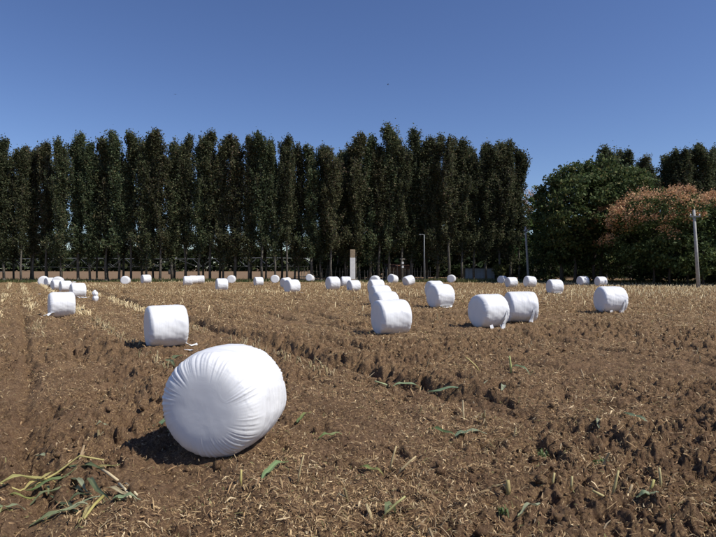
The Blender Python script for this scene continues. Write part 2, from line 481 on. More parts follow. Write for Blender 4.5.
# ------------------------------------------------------------------ bale meshes
def bale_mesh(name, L=.86, D=1.0, p=4.0, nt=72, npf=30, seed=1, pleat=1.0):
    Rr = D/2
    # outline from the middle of one end round to the middle of the other: a soft-cornered drum
    a = np.linspace(0, math.pi, 4001)
    c, sn = np.cos(a), np.sin(a)
    P = np.stack([-np.sign(c)*np.abs(c)**(2/p)*L/2, sn**(2/p)*Rr], -1)
    seg = np.concatenate([[0], np.cumsum(np.hypot(*np.diff(P, axis=0).T))])
    q = np.linspace(0, seg[-1], npf)
    P = np.stack([np.interp(q, seg, P[:, 0]), np.interp(q, seg, P[:, 1])], -1)
    P[0, 1] = P[-1, 1] = 0
    n = len(P)
    th = np.arange(nt)*2*math.pi/nt
    X = np.repeat(P[:, 0][:, None], nt, 1); Q = np.repeat(P[:, 1][:, None], nt, 1)
    T = np.repeat(th[None], n, 0)
    dP = np.gradient(P, axis=0); nx = -dP[:, 1]; nq = dP[:, 0]
    ln = np.hypot(nx, nq); nx, nq = nx/ln, nq/ln
    so = seed*13.7
    rr = Q/Rr
    endm = np.repeat(sstep(.15, .6, np.abs(nx))[:, None], nt, 1)
    # pleats gather at the rim of each end and fade towards its middle
    swirl = T + .25*(1-rr)*np.sign(X)
    pl = 0
    for fr, am in ((9, .4), (24, .6), (50, .7)):
        pl = pl + am*vn(np.cos(swirl)*fr*.8+so, np.sin(swirl)*fr*.8+so, 1)
    strength = np.clip(.55+.75*vn(np.cos(T)*1.9+so, np.sin(T)*1.9, 8), .12, 1.3)
    ring = sstep(.52+.14*vn(np.cos(T)*6+so, np.sin(T)*6, 9), .95, rr)*np.repeat(sstep(.06, .45, np.abs(nx))[:, None], nt, 1)*strength
    disp = .0075*pleat*pl*ring
    # ragged edge of the last film layer
    edge = .86 + .05*vn(np.cos(T)*7+so, np.sin(T)*7, 3) + .06*vn(np.cos(T)*19, np.sin(T)*19+so, 4)
    disp += .0016*pleat*sstep(-.02, .02, rr-edge)*endm
    # overlapping wraps round the side
    side = 1-endm
    ph = X/L*5.2 + .18*np.sin(T+so) + .10*vn(np.cos(T)*3+so, np.sin(T)*3, 6)
    fr = ph-np.floor(ph)
    disp += side*.0045*(fr**4)
    disp += side*.0035*vn(X*30+so+2*np.cos(T), np.sin(T)*2.2, 7)
    # packed straw bulges under the film
    disp += .010*fbm(X*2.6+Q*np.cos(T)*3.4+so, Q*np.sin(T)*4.2+X*1.3, 3, 2)*(1-.85*endm)
    disp += .010*np.cos(2*T+so)*rr*(1-endm)
    X2 = X + nx[:, None]*disp; Q2 = np.maximum(Q + nq[:, None]*disp, 0)
    y = Q2*np.cos(T)*1.015; z = Q2*np.sin(T)
    # settles under its own weight
    zb = -Rr*.93
    z = np.where(z < zb, zb + (z-zb)*.25, z)
    z = z*(1.0)
    v = np.stack([X2, y, z - (zb-.018)], -1).reshape(-1, 3)
    i = np.arange(n-1)[:, None]; j = np.arange(nt)[None]; j2 = (j+1) % nt
    q = np.stack([i*nt+j, (i+1)*nt+j, (i+1)*nt+j2, i*nt+j2], -1).reshape(-1, 4)
    me = mesh_np(name, v, q, smooth=True)
    bm = bmesh.new(); bm.from_mesh(me)
    bmesh.ops.remove_doubles(bm, verts=bm.verts, dist=1e-5)
    bmesh.ops.recalc_face_normals(bm, faces=bm.faces)
    for f in bm.faces: f.smooth = True
    bm.to_mesh(me); bm.free()
    me.materials.append(M['film'])
    return me
BM = {'hero': bale_mesh('bale_hero', .95, 1.0, 4.6, 380, 180, 4, 1.25),
      'a': bale_mesh('bale_a', .90, 1.0, 8.5, 120, 70, 11, 1.2),
      'b': bale_mesh('bale_b', .89, 1.0, 6.8, 120, 70, 23, 1.2),
      'c': bale_mesh('bale_c', .92, 1.0, 7.5, 120, 70, 37, 1.2)}

def strip_mesh(name, pts, widths, up=None, thick=.0, crumple=.0, seed=0, nseg=5):
    """a crumpled ribbon along pts"""
    g = random.Random(seed)
    pts = [Vector(p) for p in pts]
    vs_, fs = [], []
    for i, p in enumerate(pts):
        d = (pts[min(i+1, len(pts)-1)] - pts[max(i-1, 0)]).normalized()
        side = d.cross(Vector(up or (0, 0, 1)))
        side = side.normalized() if side.length > 1e-4 else Vector((1, 0, 0))
        nrm = side.cross(d)
        for k in range(nseg):
            t = k/(nseg-1)-.5
            vs_.append(p + side*widths[i]*t + nrm*(g.uniform(-1, 1)*crumple + crumple*1.5*math.cos(k*3.1+i)))
    for i in range(len(pts)-1):
        for k in range(nseg-1):
            fs.append((i*nseg+k, i*nseg+k+1, (i+1)*nseg+k+1, (i+1)*nseg+k))
    me = bpy.data.meshes.new(name); me.from_pydata(vs_, [], fs)
    for p in me.polygons: p.use_smooth = True
    me.update()
    return me

def film_tail(parent, kind, n, D, L):
    s = D
    if kind == 'l' and n:       # twisted tail lying out to the left
        pts = [(-L*.34, -.40*s, .20*s), (-L*.46, -.47*s, .20*s), (-L*.56, -.52*s, .17*s), (-L*.66, -.56*s, .12*s), (-L*.75, -.60*s, .09*s), (-L*.84, -.62*s, .10*s)]
        w = [.10, .13, .17, .24, .28, .16]
    elif kind == 'r':
        z = .05
        pts = [(L*.42, -.22*s, .10), (L*.52, -.26*s, .05), (L*.60, -.27*s, .03), (L*.68, -.30*s, .045), (L*.74, -.32*s, .06)] if n < 3 else \
              [(L*.44, -.12*s, .40*s), (L*.52, -.14*s, .41*s), (L*.56, -.15*s, .38*s), (L*.60, -.16*s, .42*s)]
        w = [.12, .08, .09, .06, .02][:len(pts)]
    elif kind == 'f':
        x0 = L*.22
        pts = [(x0+.08, -.505*s, .52*s), (x0+.05, -.535*s, .40*s), (x0+.03, -.535*s, .28*s), (x0, -.51*s, .16*s), (x0-.03, -.50*s, .05*s), (x0-.07, -.53*s, -.01)]
        w = [.03, .06, .07, .09, .13, .10]
    elif kind == 'u':
        pts = [(-L*.28, -.30*s, .10), (-L*.20, -.40*s, .04), (0, -.44*s, .05), (L*.22, -.43*s, .06), (L*.36, -.36*s, .11)]
        w = [.05, .14, .12, .14, .05]
    else:                       # a torn flap on the left end
        pts = [(-L*.50, .02, .46*s), (-L*.55, .0, .36*s), (-L*.56, -.01, .24*s), (-L*.53, -.02, .14*s)]
        w = [.10, .18, .16, .05]
    me = strip_mesh('film_tail', pts, w, up=(0, -1, .3) if kind == 'f' else None, crumple=.014, seed=n+7)
    return link('film_tail', me, parent, M['film'])

for i, (px, py, hp, al, tilt, kind, tails, label) in enumerate(BALES):
    x, y, D = bale_geo[i]
    o = bpy.data.objects.new('silage_bale', BM[kind]); COL.objects.link(o)
    th = math.atan2(x, y); a = R(al)
    left = Vector((-math.cos(th), math.sin(th), 0)); tow = Vector((-math.sin(th), -math.cos(th), 0))
    ax = left*math.cos(a) + tow*math.sin(a)            # the end turned to the left / the lens = local -X
    yaw = math.atan2(-ax.y, -ax.x)
    o.location = (x, y, ground_base(x, y) - .012)
    o.rotation_euler = (0, R(tilt), yaw)
    rs = random.Random(i)
    o.scale = (D*rs.uniform(.97, 1.04), D, D)
    if tilt: o.location.z += .02
    tag(o, label, 'bale', 'white wrapped bales lying on the field')
    for tk, tn in tails:
        L = {'hero': .95, 'a': .90, 'b': .88, 'c': .92}[kind]
        film_tail(o, tk, tn, 1.0, L)
        if tn >= 2 and tk == 'f':
            for dx in (-.22, .12):
                me = strip_mesh('film_tail', [(dx, -.44, .12), (dx+.02, -.455, .05), (dx-.01, -.47, 0), (dx+.02, -.49, -.02)], [.10, .12, .09, .04], up=(0, -1, .3), crumple=.01, seed=int(dx*100)+30)
                link('film_tail', me, o, M['film'])

def scrap(px, py, size, label, seed):
    x, y = at(px, py); z = gz(x, y)
    g = random.Random(seed); a = g.uniform(-.5, .5)
    pts = [(-.5*size+k*size/5, .08*size*math.sin(k*1.7+seed), .02+.06*size*abs(math.sin(k*2.1+seed))) for k in range(6)]
    me = strip_mesh('film_scrap', pts, [.1*size, .3*size, .22*size, .3*size, .25*size, .08*size], crumple=.03*size, seed=seed)
    o = link('film_scrap', me, None, M['film']); o.location = (x, y, z+.01); o.rotation_euler = (0, 0, a)
    tag(o, label, 'film scrap', 'scraps of white film on the soil')
scrap(189, 347.5, .24, 'crumpled strip of white film lying beside the bale by the stubble row', 3)
scrap(81, 297.6, .55, 'white film scrap beside the near end of the bale huddle', 5)
scrap(72, 283, .8, 'white film scrap behind the bale huddle', 6)
scrap(40.5, 293.3, .35, 'little white film scrap on bare soil by the drill furrow', 8)

# small pinched bundle of used film
def bundle():
    x, y = at(95.2, 300)
    n, nt = 22, 28
    vs_ = []
    for i in range(n):
        t = i/(n-1); z = .60*t
        r = .145*(math.sin(math.pi*min(max(t, .02), .98))**.35)*(1-.33*math.exp(-((t-.53)/.09)**2))
        if t > .9: r *= .75
        for k in range(nt):
            a = 2*math.pi*k/nt
            q = r*(1+.10*math.sin(k*2.3+i*.9)*math.cos(i*1.3)+.06*math.sin(5*a+t*9))
            vs_.append((q*math.cos(a)+.02*math.sin(t*5), q*math.sin(a), z))
    fs = [(i*nt+k, i*nt+(k+1) % nt, (i+1)*nt+(k+1) % nt, (i+1)*nt+k) for i in range(n-1) for k in range(nt)]
    fs += [tuple(range(nt-1, -1, -1)), tuple(range((n-1)*nt, n*nt))]
    me = bpy.data.meshes.new('film_bundle'); me.from_pydata(vs_, [], fs)
    for p in me.polygons: p.use_smooth = True
    o = link('film_bundle', me, None, M['film']); o.location = (x, y, gz(x, y)-.02)
    tag(o, 'small upright bundle of white film pinched at the waist', 'film bundle')
bundle()

# ------------------------------------------------------------------ poplars and other trees
def leaves_np(centres, size, g, up_bias=0.0, cols=None, long=1.4):
    """diamond leaves, one quad each, random tilt with the faces mostly upward"""
    N = len(centres)
    nrm = g.normal(size=(N, 3)); nrm[:, 2] += up_bias*2.2; nrm /= np.linalg.norm(nrm, axis=1)[:, None]
    a = g.normal(size=(N, 3)); a -= nrm*np.sum(a*nrm, 1)[:, None]; a /= np.linalg.norm(a, axis=1)[:, None]
    b = np.cross(nrm, a)
    s = (size*g.uniform(.65, 1.35, N))[:, None]
    v = np.stack([centres - b*s*.5*long, centres + a*s*.42, centres + b*s*.5*long, centres - a*s*.42], 1)
    q = np.arange(N*4).reshape(N, 4)
    c = np.repeat(cols, 4, 0)
    return v.reshape(-1, 3), q, c

def leaf_cols(N, g, palette, weights, jit=.25):
    p = np.array(palette)[g.choice(len(palette), N, p=weights)]
    return p*g.uniform(1-jit, 1+jit, (N, 1))

def poplar_meshes(seed, H=20.0, dens=1.0, lowest=.20, width=1.0, small=False):
    g = np.random.default_rng(seed); pr = random.Random(seed)
    mb = MB()
    bend = [Vector((pr.uniform(-.12, .12)*k, pr.uniform(-.12, .12)*k, 0)) for k in range(9)]
    tp = [Vector((0, 0, H*.97*k/8)) + bend[k] for k in range(9)]
    mb.tube(tp, [.17*(1-k/8.6)**.9+.012 for k in range(9)], 8)
    # root flare
    mb.tube([(0, 0, -.3), (0, 0, .05), (0, 0, .5)], [.27, .24, .165], 8, cap=False)
    cents = []; sig = []
    nl = 72
    for k in range(nl):
        f = lowest + (.97-lowest)*((k+.5)/nl)**.9
        z0 = H*f; i = min(int(f/.97*8), 7); fr = f/.97*8-i
        p0 = tp[i].lerp(tp[i+1], fr)
        az = k*2.399 + pr.uniform(-.5, .5)
        env = math.sin(math.pi*min(1, ((f-lowest+.10)/(1.08-lowest))**.85))**.7
        ln = (.7+2.8*env*pr.uniform(.35, 1.45))*width*(H/20)
        out = math.radians(pr.uniform(18, 42) if f > .3 else pr.uniform(40, 85))
        if f > .42 and pr.random() < .16:
            ln = min(H*.26*pr.uniform(.7, 1.1), (H*1.0-z0)*.93); out = math.radians(pr.uniform(9, 17))
        pts = [p0]
        d = Vector((math.cos(az)*math.sin(out), math.sin(az)*math.sin(out), math.cos(out)))
        for q in range(4):
            d = (d + Vector((pr.uniform(-.15, .15), pr.uniform(-.15, .15), .14))).normalized()
            pts.append(pts[-1] + d*ln/4)
        mb.tube(pts, [.045, .035, .026, .018, .008], 4, cap=False)
        for q in range(1, 5):
            m = int((22+20*env)*dens) if q < 4 else int(16*dens)
            for cl in range(2):
                c = pts[q-1].lerp(pts[q], pr.random()) + Vector((pr.gauss(0, .18), pr.gauss(0, .18), pr.gauss(0, .25)))
                cents.append(np.array(c)[None] + g.normal(size=(m, 3))*np.array([.20, .20, .40])*pr.uniform(.55, 1.3)*(1.1 if q < 3 else .85))
    # leader tips
    for k in range(4):
        c = tp[-1] + Vector((pr.gauss(0, .35), pr.gauss(0, .35), pr.uniform(-1.2, .5)))
        cents.append(np.array(c)[None] + g.normal(size=(int(40*dens), 3))*np.array([.16, .16, .55]))
    C = np.concatenate(cents)
    cols = leaf_cols(len(C), g, [(.066,.084,.043), (.088,.104,.052), (.13,.132,.068), (.19,.16,.09)], [.42, .36, .16, .06])
    v, q, c = leaves_np(C, .20, g, .5, cols)
    crown = mesh_np('crown', v, q, col=c)
    crown.materials.append(M['leaf'])
    trunk = mb.mesh('trunk', True); trunk.materials.append(M['bark'])
    return trunk, crown

POP = [poplar_meshes(100+k, 20, 1.0, lo, w) for k, (lo, w) in enumerate([(.20, 1.05), (.14, .95), (.25, 1.1), (.17, 1.0), (.27, .9), (.11, 1.05)])]

def poplar(px, d, top, var, label, group, wid=1.0, name='poplar_tree'):
    x, y = at_d(px, d)
    H = z_at(top, d)
    e = empty(name, (x, y, gz(x, y)), random.uniform(0, 6.28))
    s = H/20.0*.985
    e.scale = (s*wid, s*wid, s)
    t, c = POP[var]
    link('trunk', t, e); link('crown', c, e)
    tag(e, label, 'tree', group)
    return e

LB1 = 'tall slender poplar in the open row in front of the brown bare field'
LB1B = 'lower poplar of the second row, its trunk between those of the open row'
LB2B = 'poplar deep inside the dense stand, behind its front trunks'
LB2 = 'tall slender poplar in the dense stand behind the white pillar'
tops = [(-92,139),(-78,144),(-64,137),(-50,142),(-36,138),(-22,141),(-8,138),(4,139),(21,152),(33,149),(46,142),(61,139),(78,134),(90,143),(106,141),(119,133),(131,132),(146,135),(160,131),(172,143),(185,137),
        (199,140),(210,131),(223,139),(235,135),(249,136),(262,135),(275,142),(287,136),(299,146),(311,145),(321,146),(331,149)]
for k, (px, t) in enumerate(tops):
    poplar(px, 68+random.uniform(-1.0, 1.0), t, k % 6, LB1, 'poplars along the brown field', random.uniform(.85, 1.1))
for k, px in enumerate(np.arange(-92, 335, 15.5)):
    poplar(float(px)+random.uniform(-3, 3), 74.5+random.uniform(-1, 1), random.uniform(146, 160), (k*5+2) % 6, LB1B, 'poplars along the brown field', random.uniform(.85, 1.1))
tops2 = [(346,150),(356,134),(370,136),(379,146),(389,127),(402,141),(412,129),(425,138),(437,136),(449,137),(462,138),(474,150),(486,143),(500,143),(510,141),(519,150)]
for k, (px, t) in enumerate(tops2):
    lb = {389: 'tallest poplar of the dense stand', 346: 'short poplar at the gap beside the white pillar', 519: 'last poplar of the dense stand, next to the bright green tree', 425: 'poplar of the dense stand right behind the lamp post'}.get(px, LB2)
    poplar(px, 71+random.uniform(-1.5, 1.5), t, (k*5+1) % 6, lb, 'poplars of the dense stand', random.uniform(.9, 1.1))
for row, (d, n, x0, x1, ta, tb) in enumerate([(78, 13, 342, 515, 142, 160), (86, 12, 335, 512, 150, 168)]):
    for k in range(n):
        poplar(x0+(x1-x0)*(k+random.uniform(.2, .8))/n, d+random.uniform(-1.5, 1.5), random.uniform(ta, tb), (k+row*3) % 6, LB2B, 'poplars of the dense stand', random.uniform(.95, 1.15))
# poplars rising behind the leafy trees on the right
LB3 = 'dark poplar top rising behind the leafy green tree'
for k, (px, t) in enumerate([(598,160),(606,148),(617,152),(630,151),(641,156),(650,166)]):
    poplar(px, 92+random.uniform(-3, 3), t, (k*2+1) % 6, LB3, 'poplars behind the green tree', 1.15)
LB4 = 'dark poplar top rising behind the orange seeded tree'
for k, (px, t) in enumerate([(664,155),(673,151),(684,149),(694,146),(704,146),(713,148),(724,149),(737,144)]):
    poplar(px, 92+random.uniform(-3, 3), t, (k*5) % 6, LB4, 'poplars behind the orange tree', 1.1)

def broad_tree(name, x, y, H, rx, base, seed, palette, weights, label, cat='tree', group=None, ncl=330, per=55, size=.24, pods=None, trunks=1, ry=None, sq=.6, mat='broadleaf'):
    g = np.random.default_rng(seed); pr = random.Random(seed)
    e = empty(name, (x, y, gz(x, y)))
    ry = ry or rx
    mb = MB()
    zc = (H+base)/2; rz = (H-base)/2
    for k in range(trunks):
        ox = pr.uniform(-.45, .45)*rx if trunks > 1 else 0
        oy = pr.uniform(-.3, .3)*ry if trunks > 1 else 0
        hb = base + rz*.5
        pts = [Vector((ox, oy, -.2)), Vector((ox+pr.uniform(-.1, .1), oy, hb*.35)), Vector((ox+pr.uniform(-.2, .2), oy, hb*.7)), Vector((ox+pr.uniform(-.3, .3), oy, hb)), Vector((ox*1.1, oy, H*.8))]
        r0 = .02*H*(1 if trunks == 1 else .6)
        mb.tube(pts, [r0*1.25, r0, r0*.85, r0*.65, .03], 8)
        for q in range(10):
            az = q*2.4+pr.uniform(-.4, .4)
            p0 = pts[2].lerp(pts[4], pr.uniform(0, .7))
            tip = Vector((ox*.6+rx*.8*math.cos(az)*pr.uniform(.6, 1), oy+ry*.8*math.sin(az)*pr.uniform(.6, 1), zc+rz*pr.uniform(-.3, .7)))
            md = p0.lerp(tip, .5)+Vector((0, 0, .06*H))
            mb.tube([p0, md, tip], [r0*.4, r0*.25, .015], 5, cap=False)
    mb.build('trunk', M['darkbark'], e, True)
    # lumpy crown: a few big boughs, many clumps on them
    lob = [(g.normal(size=3)) for _ in range(13)]
    cents = []; pod_c = []
    for k in range(ncl):
        d = g.normal(size=3); d /= np.linalg.norm(d)
        lump = 1.0
        for q in lob: 
            qn = q/np.linalg.norm(q); lump += .30*max(0, (d@qn)-.72)/.28*(1 if np.linalg.norm(q) > 1.5 else -1)
        rad = (pr.random()**.33)*.25+.75 if pr.random() < .75 else pr.uniform(.35, .8)
        rad *= lump*pr.uniform(.93, 1.06)
        zz = np.sign(d[2])*abs(d[2])**(sq if d[2] < 0 else .9)
        c = np.array([d[0]*rx*rad, d[1]*ry*rad, zc + zz*rz*rad])
        if c[2] < base*.6: continue
        cents.append(c[None] + g.normal(size=(per, 3))*np.array([.40, .40, .22])*pr.uniform(.6, 1.2)*(rx/5)**.4)
        if pods and zz > pods[0]-.25*pr.random() and rad > .72 and pr.random() < pods[1]:
            pod_c.append(c + d*.62 + np.array([0, -.1, .2]))
    C = np.concatenate(cents)
    v, q, cc = leaves_np(C, size, g, .3, leaf_cols(len(C), g, palette, weights))
    cr = link('crown', mesh_np('crown', v, q, col=cc), e, M[mat])
    if pods:
        P_ = np.concatenate([c[None]+g.normal(size=(84, 3))*np.array([.27, .27, .22])*pr.uniform(.7, 1.3) for c in pod_c])
        v, q, cc = leaves_np(P_, .14, g, .2, leaf_cols(len(P_), g, pods[2], pods[3], .2), 1.2)
        link('seed_pods', mesh_np('seed_pods', v, q, col=cc), e, M['pods'])
    tag(e, label, cat, group)
    return e

GREEN = [(.062,.092,.034), (.092,.126,.044), (.145,.165,.058), (.21,.19,.08)]
DARK = [(.040,.060,.026), (.055,.078,.032), (.080,.095,.040)]
x, y = at_d(598, 61)
broad_tree('broadleaf_tree', x, y, 13.3, 6.0, 2.6, 5, GREEN, [.40, .36, .17, .07], 'big leafy dark green tree with a yellowing top', ncl=560, per=60, size=.25, trunks=3)
x, y = at_d(562, 63)
broad_tree('broadleaf_tree', x, y, 10.6, 3.1, 2.3, 8, GREEN, [.5, .34, .12, .04], 'smaller leafy green tree between the leaning pole and the big green tree', ncl=260, per=60, size=.24)
PODS = [(.52,.29,.16), (.58,.36,.20), (.44,.23,.125), (.52,.38,.19)]
x, y = at_d(676, 54)
broad_tree('goldenrain_tree', x, y, 8.2, 5.9, 1.9, 21, GREEN[:3], [.55, .35, .10], 'wide dark green tree covered in orange seed pods beside the concrete pole', ncl=560, per=58, size=.21, pods=(-.22, .97, PODS, [.35, .3, .15, .2]), trunks=4)
x, y = at_d(742, 54)
broad_tree('goldenrain_tree', x, y, 8.0, 4.2, 1.9, 22, GREEN[:3], [.55, .35, .10], 'second orange seeded tree, behind the concrete pole', ncl=330, per=55, size=.21, pods=(-.22, .95, PODS, [.35, .3, .15, .2]), trunks=2)
x, y = at_d(533, 78)
broad_tree('goldenrain_tree', x, y, 10.6, 2.9, 3.0, 23, [(.055,.11,.03), (.075,.13,.035), (.11,.15,.04)], [.4, .4, .2], 'bright green tree with a little orange top beside the last poplar', ncl=230, per=55, size=.24, pods=(.62, .5, PODS, [.35, .3, .15, .2]))

# undergrowth below the trees
SH = 'dense dark green shrub growing under the trees on the field edge'
for k, (px, d, H, rx) in enumerate([(508,76,4.6,2.2),(521,73,3.4,1.8),(536,72,4.2,2.2),(548,69,3.3,1.9),(575,71,3.6,2.2),(590,73,3.9,2.2),(612,70,3.6,2.4),(630,66,4.6,2.3),(645,62,3.4,2.2),(662,61,3.0,2.0),(684,61,3.2,2.2),(705,59,3.0,2.0),(722,58,3.2,2.2),
                                    (322,77,2.6,1.3),(338,76,2.0,1.0),(362,78,2.3,1.4),(415,80,2.4,1.5),(440,80,2.8,1.7),(458,79,2.5,1.5),(497,80,3.2,1.7)]):
    x, y = at_d(px, d)
    broad_tree('shrub', x, y, H, rx, .3, 300+k, DARK, [.45, .40, .15], 'dense dark green shrub under the ' + ('leafy green tree' if 530 < px < 625 else 'orange seeded trees' if px >= 625 else 'dense poplars, beside the stake fence' if px < 400 else 'dense poplars, between their trunks'), 'shrub', 'shrubs below the trees', ncl=70, per=42, size=.2, sq=.8)
x, y = at_d(499, 71)
broad_tree('shrub', x, y, 2.1, .7, .3, 350, [(.15,.14,.05), (.10,.11,.04)], [.6, .4], 'small yellowish shrub by the bluish shaded bale', 'shrub', None, ncl=40, per=36, size=.15)
x, y = at_d(512, 72)
broad_tree('shrub', x, y, 6.2, 1.5, 3.6, 351, [(.05,.12,.04), (.06,.14,.045)], [.6, .4], 'bright green sapling below the last poplar', 'shrub', None, ncl=60, per=40, size=.2)

# far woods: masses nobody could count
def wood_mass(name, x0, x1, y0, y1, hmin, hmax, N, size, seed, label, pal, wts):
    g = np.random.default_rng(seed)
    X = g.uniform(x0, x1, N); Y = g.uniform(y0, y1, N)
    top = hmin + (hmax-hmin)*(.5+.5*fbm(X*.11, Y*.05, 3, 4)/1.6)
    Z = top*(1-g.random(N)**1.7)+.2
    cl = np.stack([X, Y, Z], -1)
    v, q, c = leaves_np(cl, size, g, .2, leaf_cols(N, g, pal, wts))
    o = link(name, mesh_np(name, v, q, col=c), None, M['leaf'])
    tag(o, label, 'woodland', None, 'stuff')
wood_mass('far_tree_belt', -330, 60, 300, 325, 8.0, 14.5, 26000, 1.9, 41, 'distant dark green tree belt beyond the brown field', DARK, [.3, .4, .3])
wood_mass('dark_thicket', -6, 115, 102, 116, 5.0, 11.5, 20000, 1.15, 42, 'dark woodland thicket behind the dense poplars', DARK, [.5, .35, .15])

# verge of rough grass along the trees
def verge():
    g = np.random.default_rng(55); N = 26000
    X = g.uniform(-52, 52, N); Y = 63.2 + g.gamma(2.0, 2.0, N) - .06*np.maximum(X, 0) - .1*np.maximum(X-10, 0)
    keep = vn(X*.35, Y*.5, 5) > -.45; X, Y = X[keep], Y[keep]; N = len(X)
    Z = ground_h(X, Y, False)
    h = g.uniform(.10, .38, N)*(1+.5*vn(X*.2, Y*.2, 6)); a = g.uniform(0, 6.28, N); w = .05
    dx, dy = np.cos(a)*w, np.sin(a)*w
    lx, ly = g.normal(0, .10, N), g.normal(0, .10, N)
    v = np.stack([np.stack([X-dx, Y-dy, Z], -1), np.stack([X+dx, Y+dy, Z], -1), np.stack([X+lx, Y+ly, Z+h], -1)], 1).reshape(-1, 3)
    c = leaf_cols(N, g, [(.085,.105,.035), (.13,.125,.05), (.20,.16,.075), (.055,.08,.026)], [.35, .25, .15, .25])
    o = link('verge_grass', mesh_np('verge_grass', v, None, np.arange(N*3).reshape(-1, 3), col=np.repeat(c, 3, 0)), None, M['grass'])
    tag(o, 'rough green and straw coloured grass verge under the trees', 'grass', None, 'stuff')
verge()

# ------------------------------------------------------------------ pillar, poles, sign, hut, shed, fence, irrigation machine
x, y = at_d(352.6, 64)
e = empty('gate_pillar', (x, y, gz(x, y)))
H = z_at(249, 64)
b = MB(); b.box(-.30, .30, -.30, .30, .35, H-.95); bevel(b.build('shaft', M['whitewash'], e), .03)
b = MB(); b.box(-.29, .29, -.29, .29, H-.95, H); bevel(b.build('bare_top', M['bareplaster'], e), .04)
b = MB(); b.box(-.34, .34, -.34, .34, -.2, .35); bevel(b.build('base', M['bareplaster'], e), .03)
tag(e, 'square whitewashed pillar with a bare brown top at the tree edge', 'pillar')

def pole(name, px, py_top, d, px_base, label, r=.13, cross=None):
    xb, y = at_d(px_base, d); xt = at_d(px, d)[0]; H = z_at(py_top, d)
    e = empty(name, (xb, y, gz(xb, y)))
    m = MB(); lean = xt-xb
    m.tube([(0, 0, -.2), (lean*.5, 0, H*.5), (lean, 0, H)], [r, r*.85, r*.68], 12)
    m.build('shaft', M['concrete'], e, True)
    if cross:
        c = MB(); c.box(lean-cross, lean+cross, -r-.07, -r+.03, H-.62, H-.52); c.build('crossarm', M['steel'], e)
        for sx in (-1, 1):
            i_ = MB(); i_.tube([(lean+sx*cross*.85, -r-.02, H-.52), (lean+sx*cross*.85, -r-.02, H-.44), (lean+sx*cross*.85, -r-.02, H-.36)], [.035, .05, .025], 8)
            i_.build('insulator', M['signwhite'], e, True)
    tag(e, label, 'pole')
    return e, H, lean
pole('concrete_pole', 693.8, 209, 45, 698.6, 'leaning concrete pole with a small crossarm in front of the orange tree', .145, .42)
pole('concrete_pole', 525.4, 226, 65, 528.6, 'slightly leaning concrete pole between the last poplar and the green tree', .15, .22)
x, y = at_d(424.2, 66); H = z_at(234, 66)
e = empty('lamp_post', (x, y, gz(x, y)))
m = MB(); m.tube([(0, 0, -.2), (0, 0, H*.5), (0, 0, H)], [.085, .075, .06], 10); m.build('shaft', M['galv'], e, True)
m = MB(); m.tube([(0, 0, H-.06), (-.2, 0, H+.02), (-.42, 0, H+.03)], .03, 8); m.build('arm', M['galv'], e, True)
m = MB(); m.box(-.62, -.36, -.08, .08, H-.04, H+.05); bevel(m.build('lamp_head', M['galv'], e), .02)
tag(e, 'slim grey lamp post with a short arm among the poplars', 'lamp post')

x, y = at_d(402.8, 67)
e = empty('signpost', (x, y, gz(x, y)))
zt = z_at(258, 67)
m = MB(); m.tube([(0, 0, -.2), (0, 0, zt)], .04, 8); m.build('post', M['stake'], e)
m = MB(); m.box(-.36, .28, -.075, -.045, zt-.16, zt+.02); bevel(m.build('board', M['stake'], e), .01)
for zc in (262.6, 266.4):
    z = z_at(zc, 67); m = MB(); m.box(-.12, .12, -.085, -.047, z-.13, z+.13); bevel(m.build('plate', M['signwhite'], e), .01)
tag(e, 'little signpost with a grey board and two white plates', 'sign')

# brick hut between the trunks
x, y = at_d(398, 77)
e = empty('brick_hut', (x, y, gz(x, y)), .12)
W2, Dp, Hh = 1.55, 1.2, 1.75
m = MB(); m.box(-W2+.02, W2-.02, -Dp+.02, Dp, 0, Hh); m.build('wall', M['mortar'], e)
bk = MB(); bk.box(-.115, .115, -.05, .015, -.045, .045); bme = bk.mesh('brick'); bme.materials.append(M['brick'])
rows = 15
cnt = 0
for r_ in range(rows):
    for c_ in range(13):
        bx = -W2+.13+c_*.25+(.125 if r_ % 2 else 0)
        if bx > W2-.1 or (.25 < bx < 1.15 and r_ < 13): continue
        q = link('brick', bme, e); q.location = (bx, -Dp, .08+r_*.112)
        q.rotation_euler = (0, 0, random.uniform(-.01, .01)); cnt += 1
m = MB(); m.box(.36, 1.04, -Dp-.03, -Dp+.03, .02, 1.5); dr = m.build('door', M['wood'], e)
m = MB(); m.box(.42, .47, -Dp-.07, -Dp-.028, .72, .84); m.build('handle', M['steel'], dr)
m = MB(); m.add([(-W2-.2, -Dp-.25, Hh), (W2+.2, -Dp-.25, Hh), (W2+.2, Dp+.2, Hh+.4), (-W2-.2, Dp+.2, Hh+.4), (-W2-.2, -Dp-.25, Hh+.08), (W2+.2, -Dp-.25, Hh+.08), (W2+.2, Dp+.2, Hh+.48), (-W2-.2, Dp+.2, Hh+.48)],
            [(3,2,1,0),(4,5,6,7),(0,1,5,4),(1,2,6,5),(2,3,7,6),(3,0,4,7)])
m.build('roof', M['tile'], e)
tag(e, 'small red brick hut half hidden among the dense poplars', 'hut')

# pale shed deep among the trunks
x, y = at_d(479, 74.5)
e = empty('pale_shed', (x, y, gz(x, y)), -.1)
m = MB(); m.box(-1.9, 1.9, -1.0, 1.0, .25, 1.55); m.build('wall', M['mortar'], e)
for k in range(8):
    m = MB(); m.box(-1.88+k*.475, -1.88+k*.475+.44, -1.06, -1.0, .3, 1.53); bevel(m.build('wall_panel', M['sheet'], e), .015)
m = MB(); m.box(-2.05, 2.05, -1.25, 1.2, 1.56, 1.66); m.build('roof', M['darkroof'], e)
m = MB(); m.box(-1.95, 1.95, -1.05, 1.05, -.2, .25); m.build('plinth', M['mortar'], e)
tag(e, 'low pale grey shed half hidden among dark poplar trunks', 'shed')

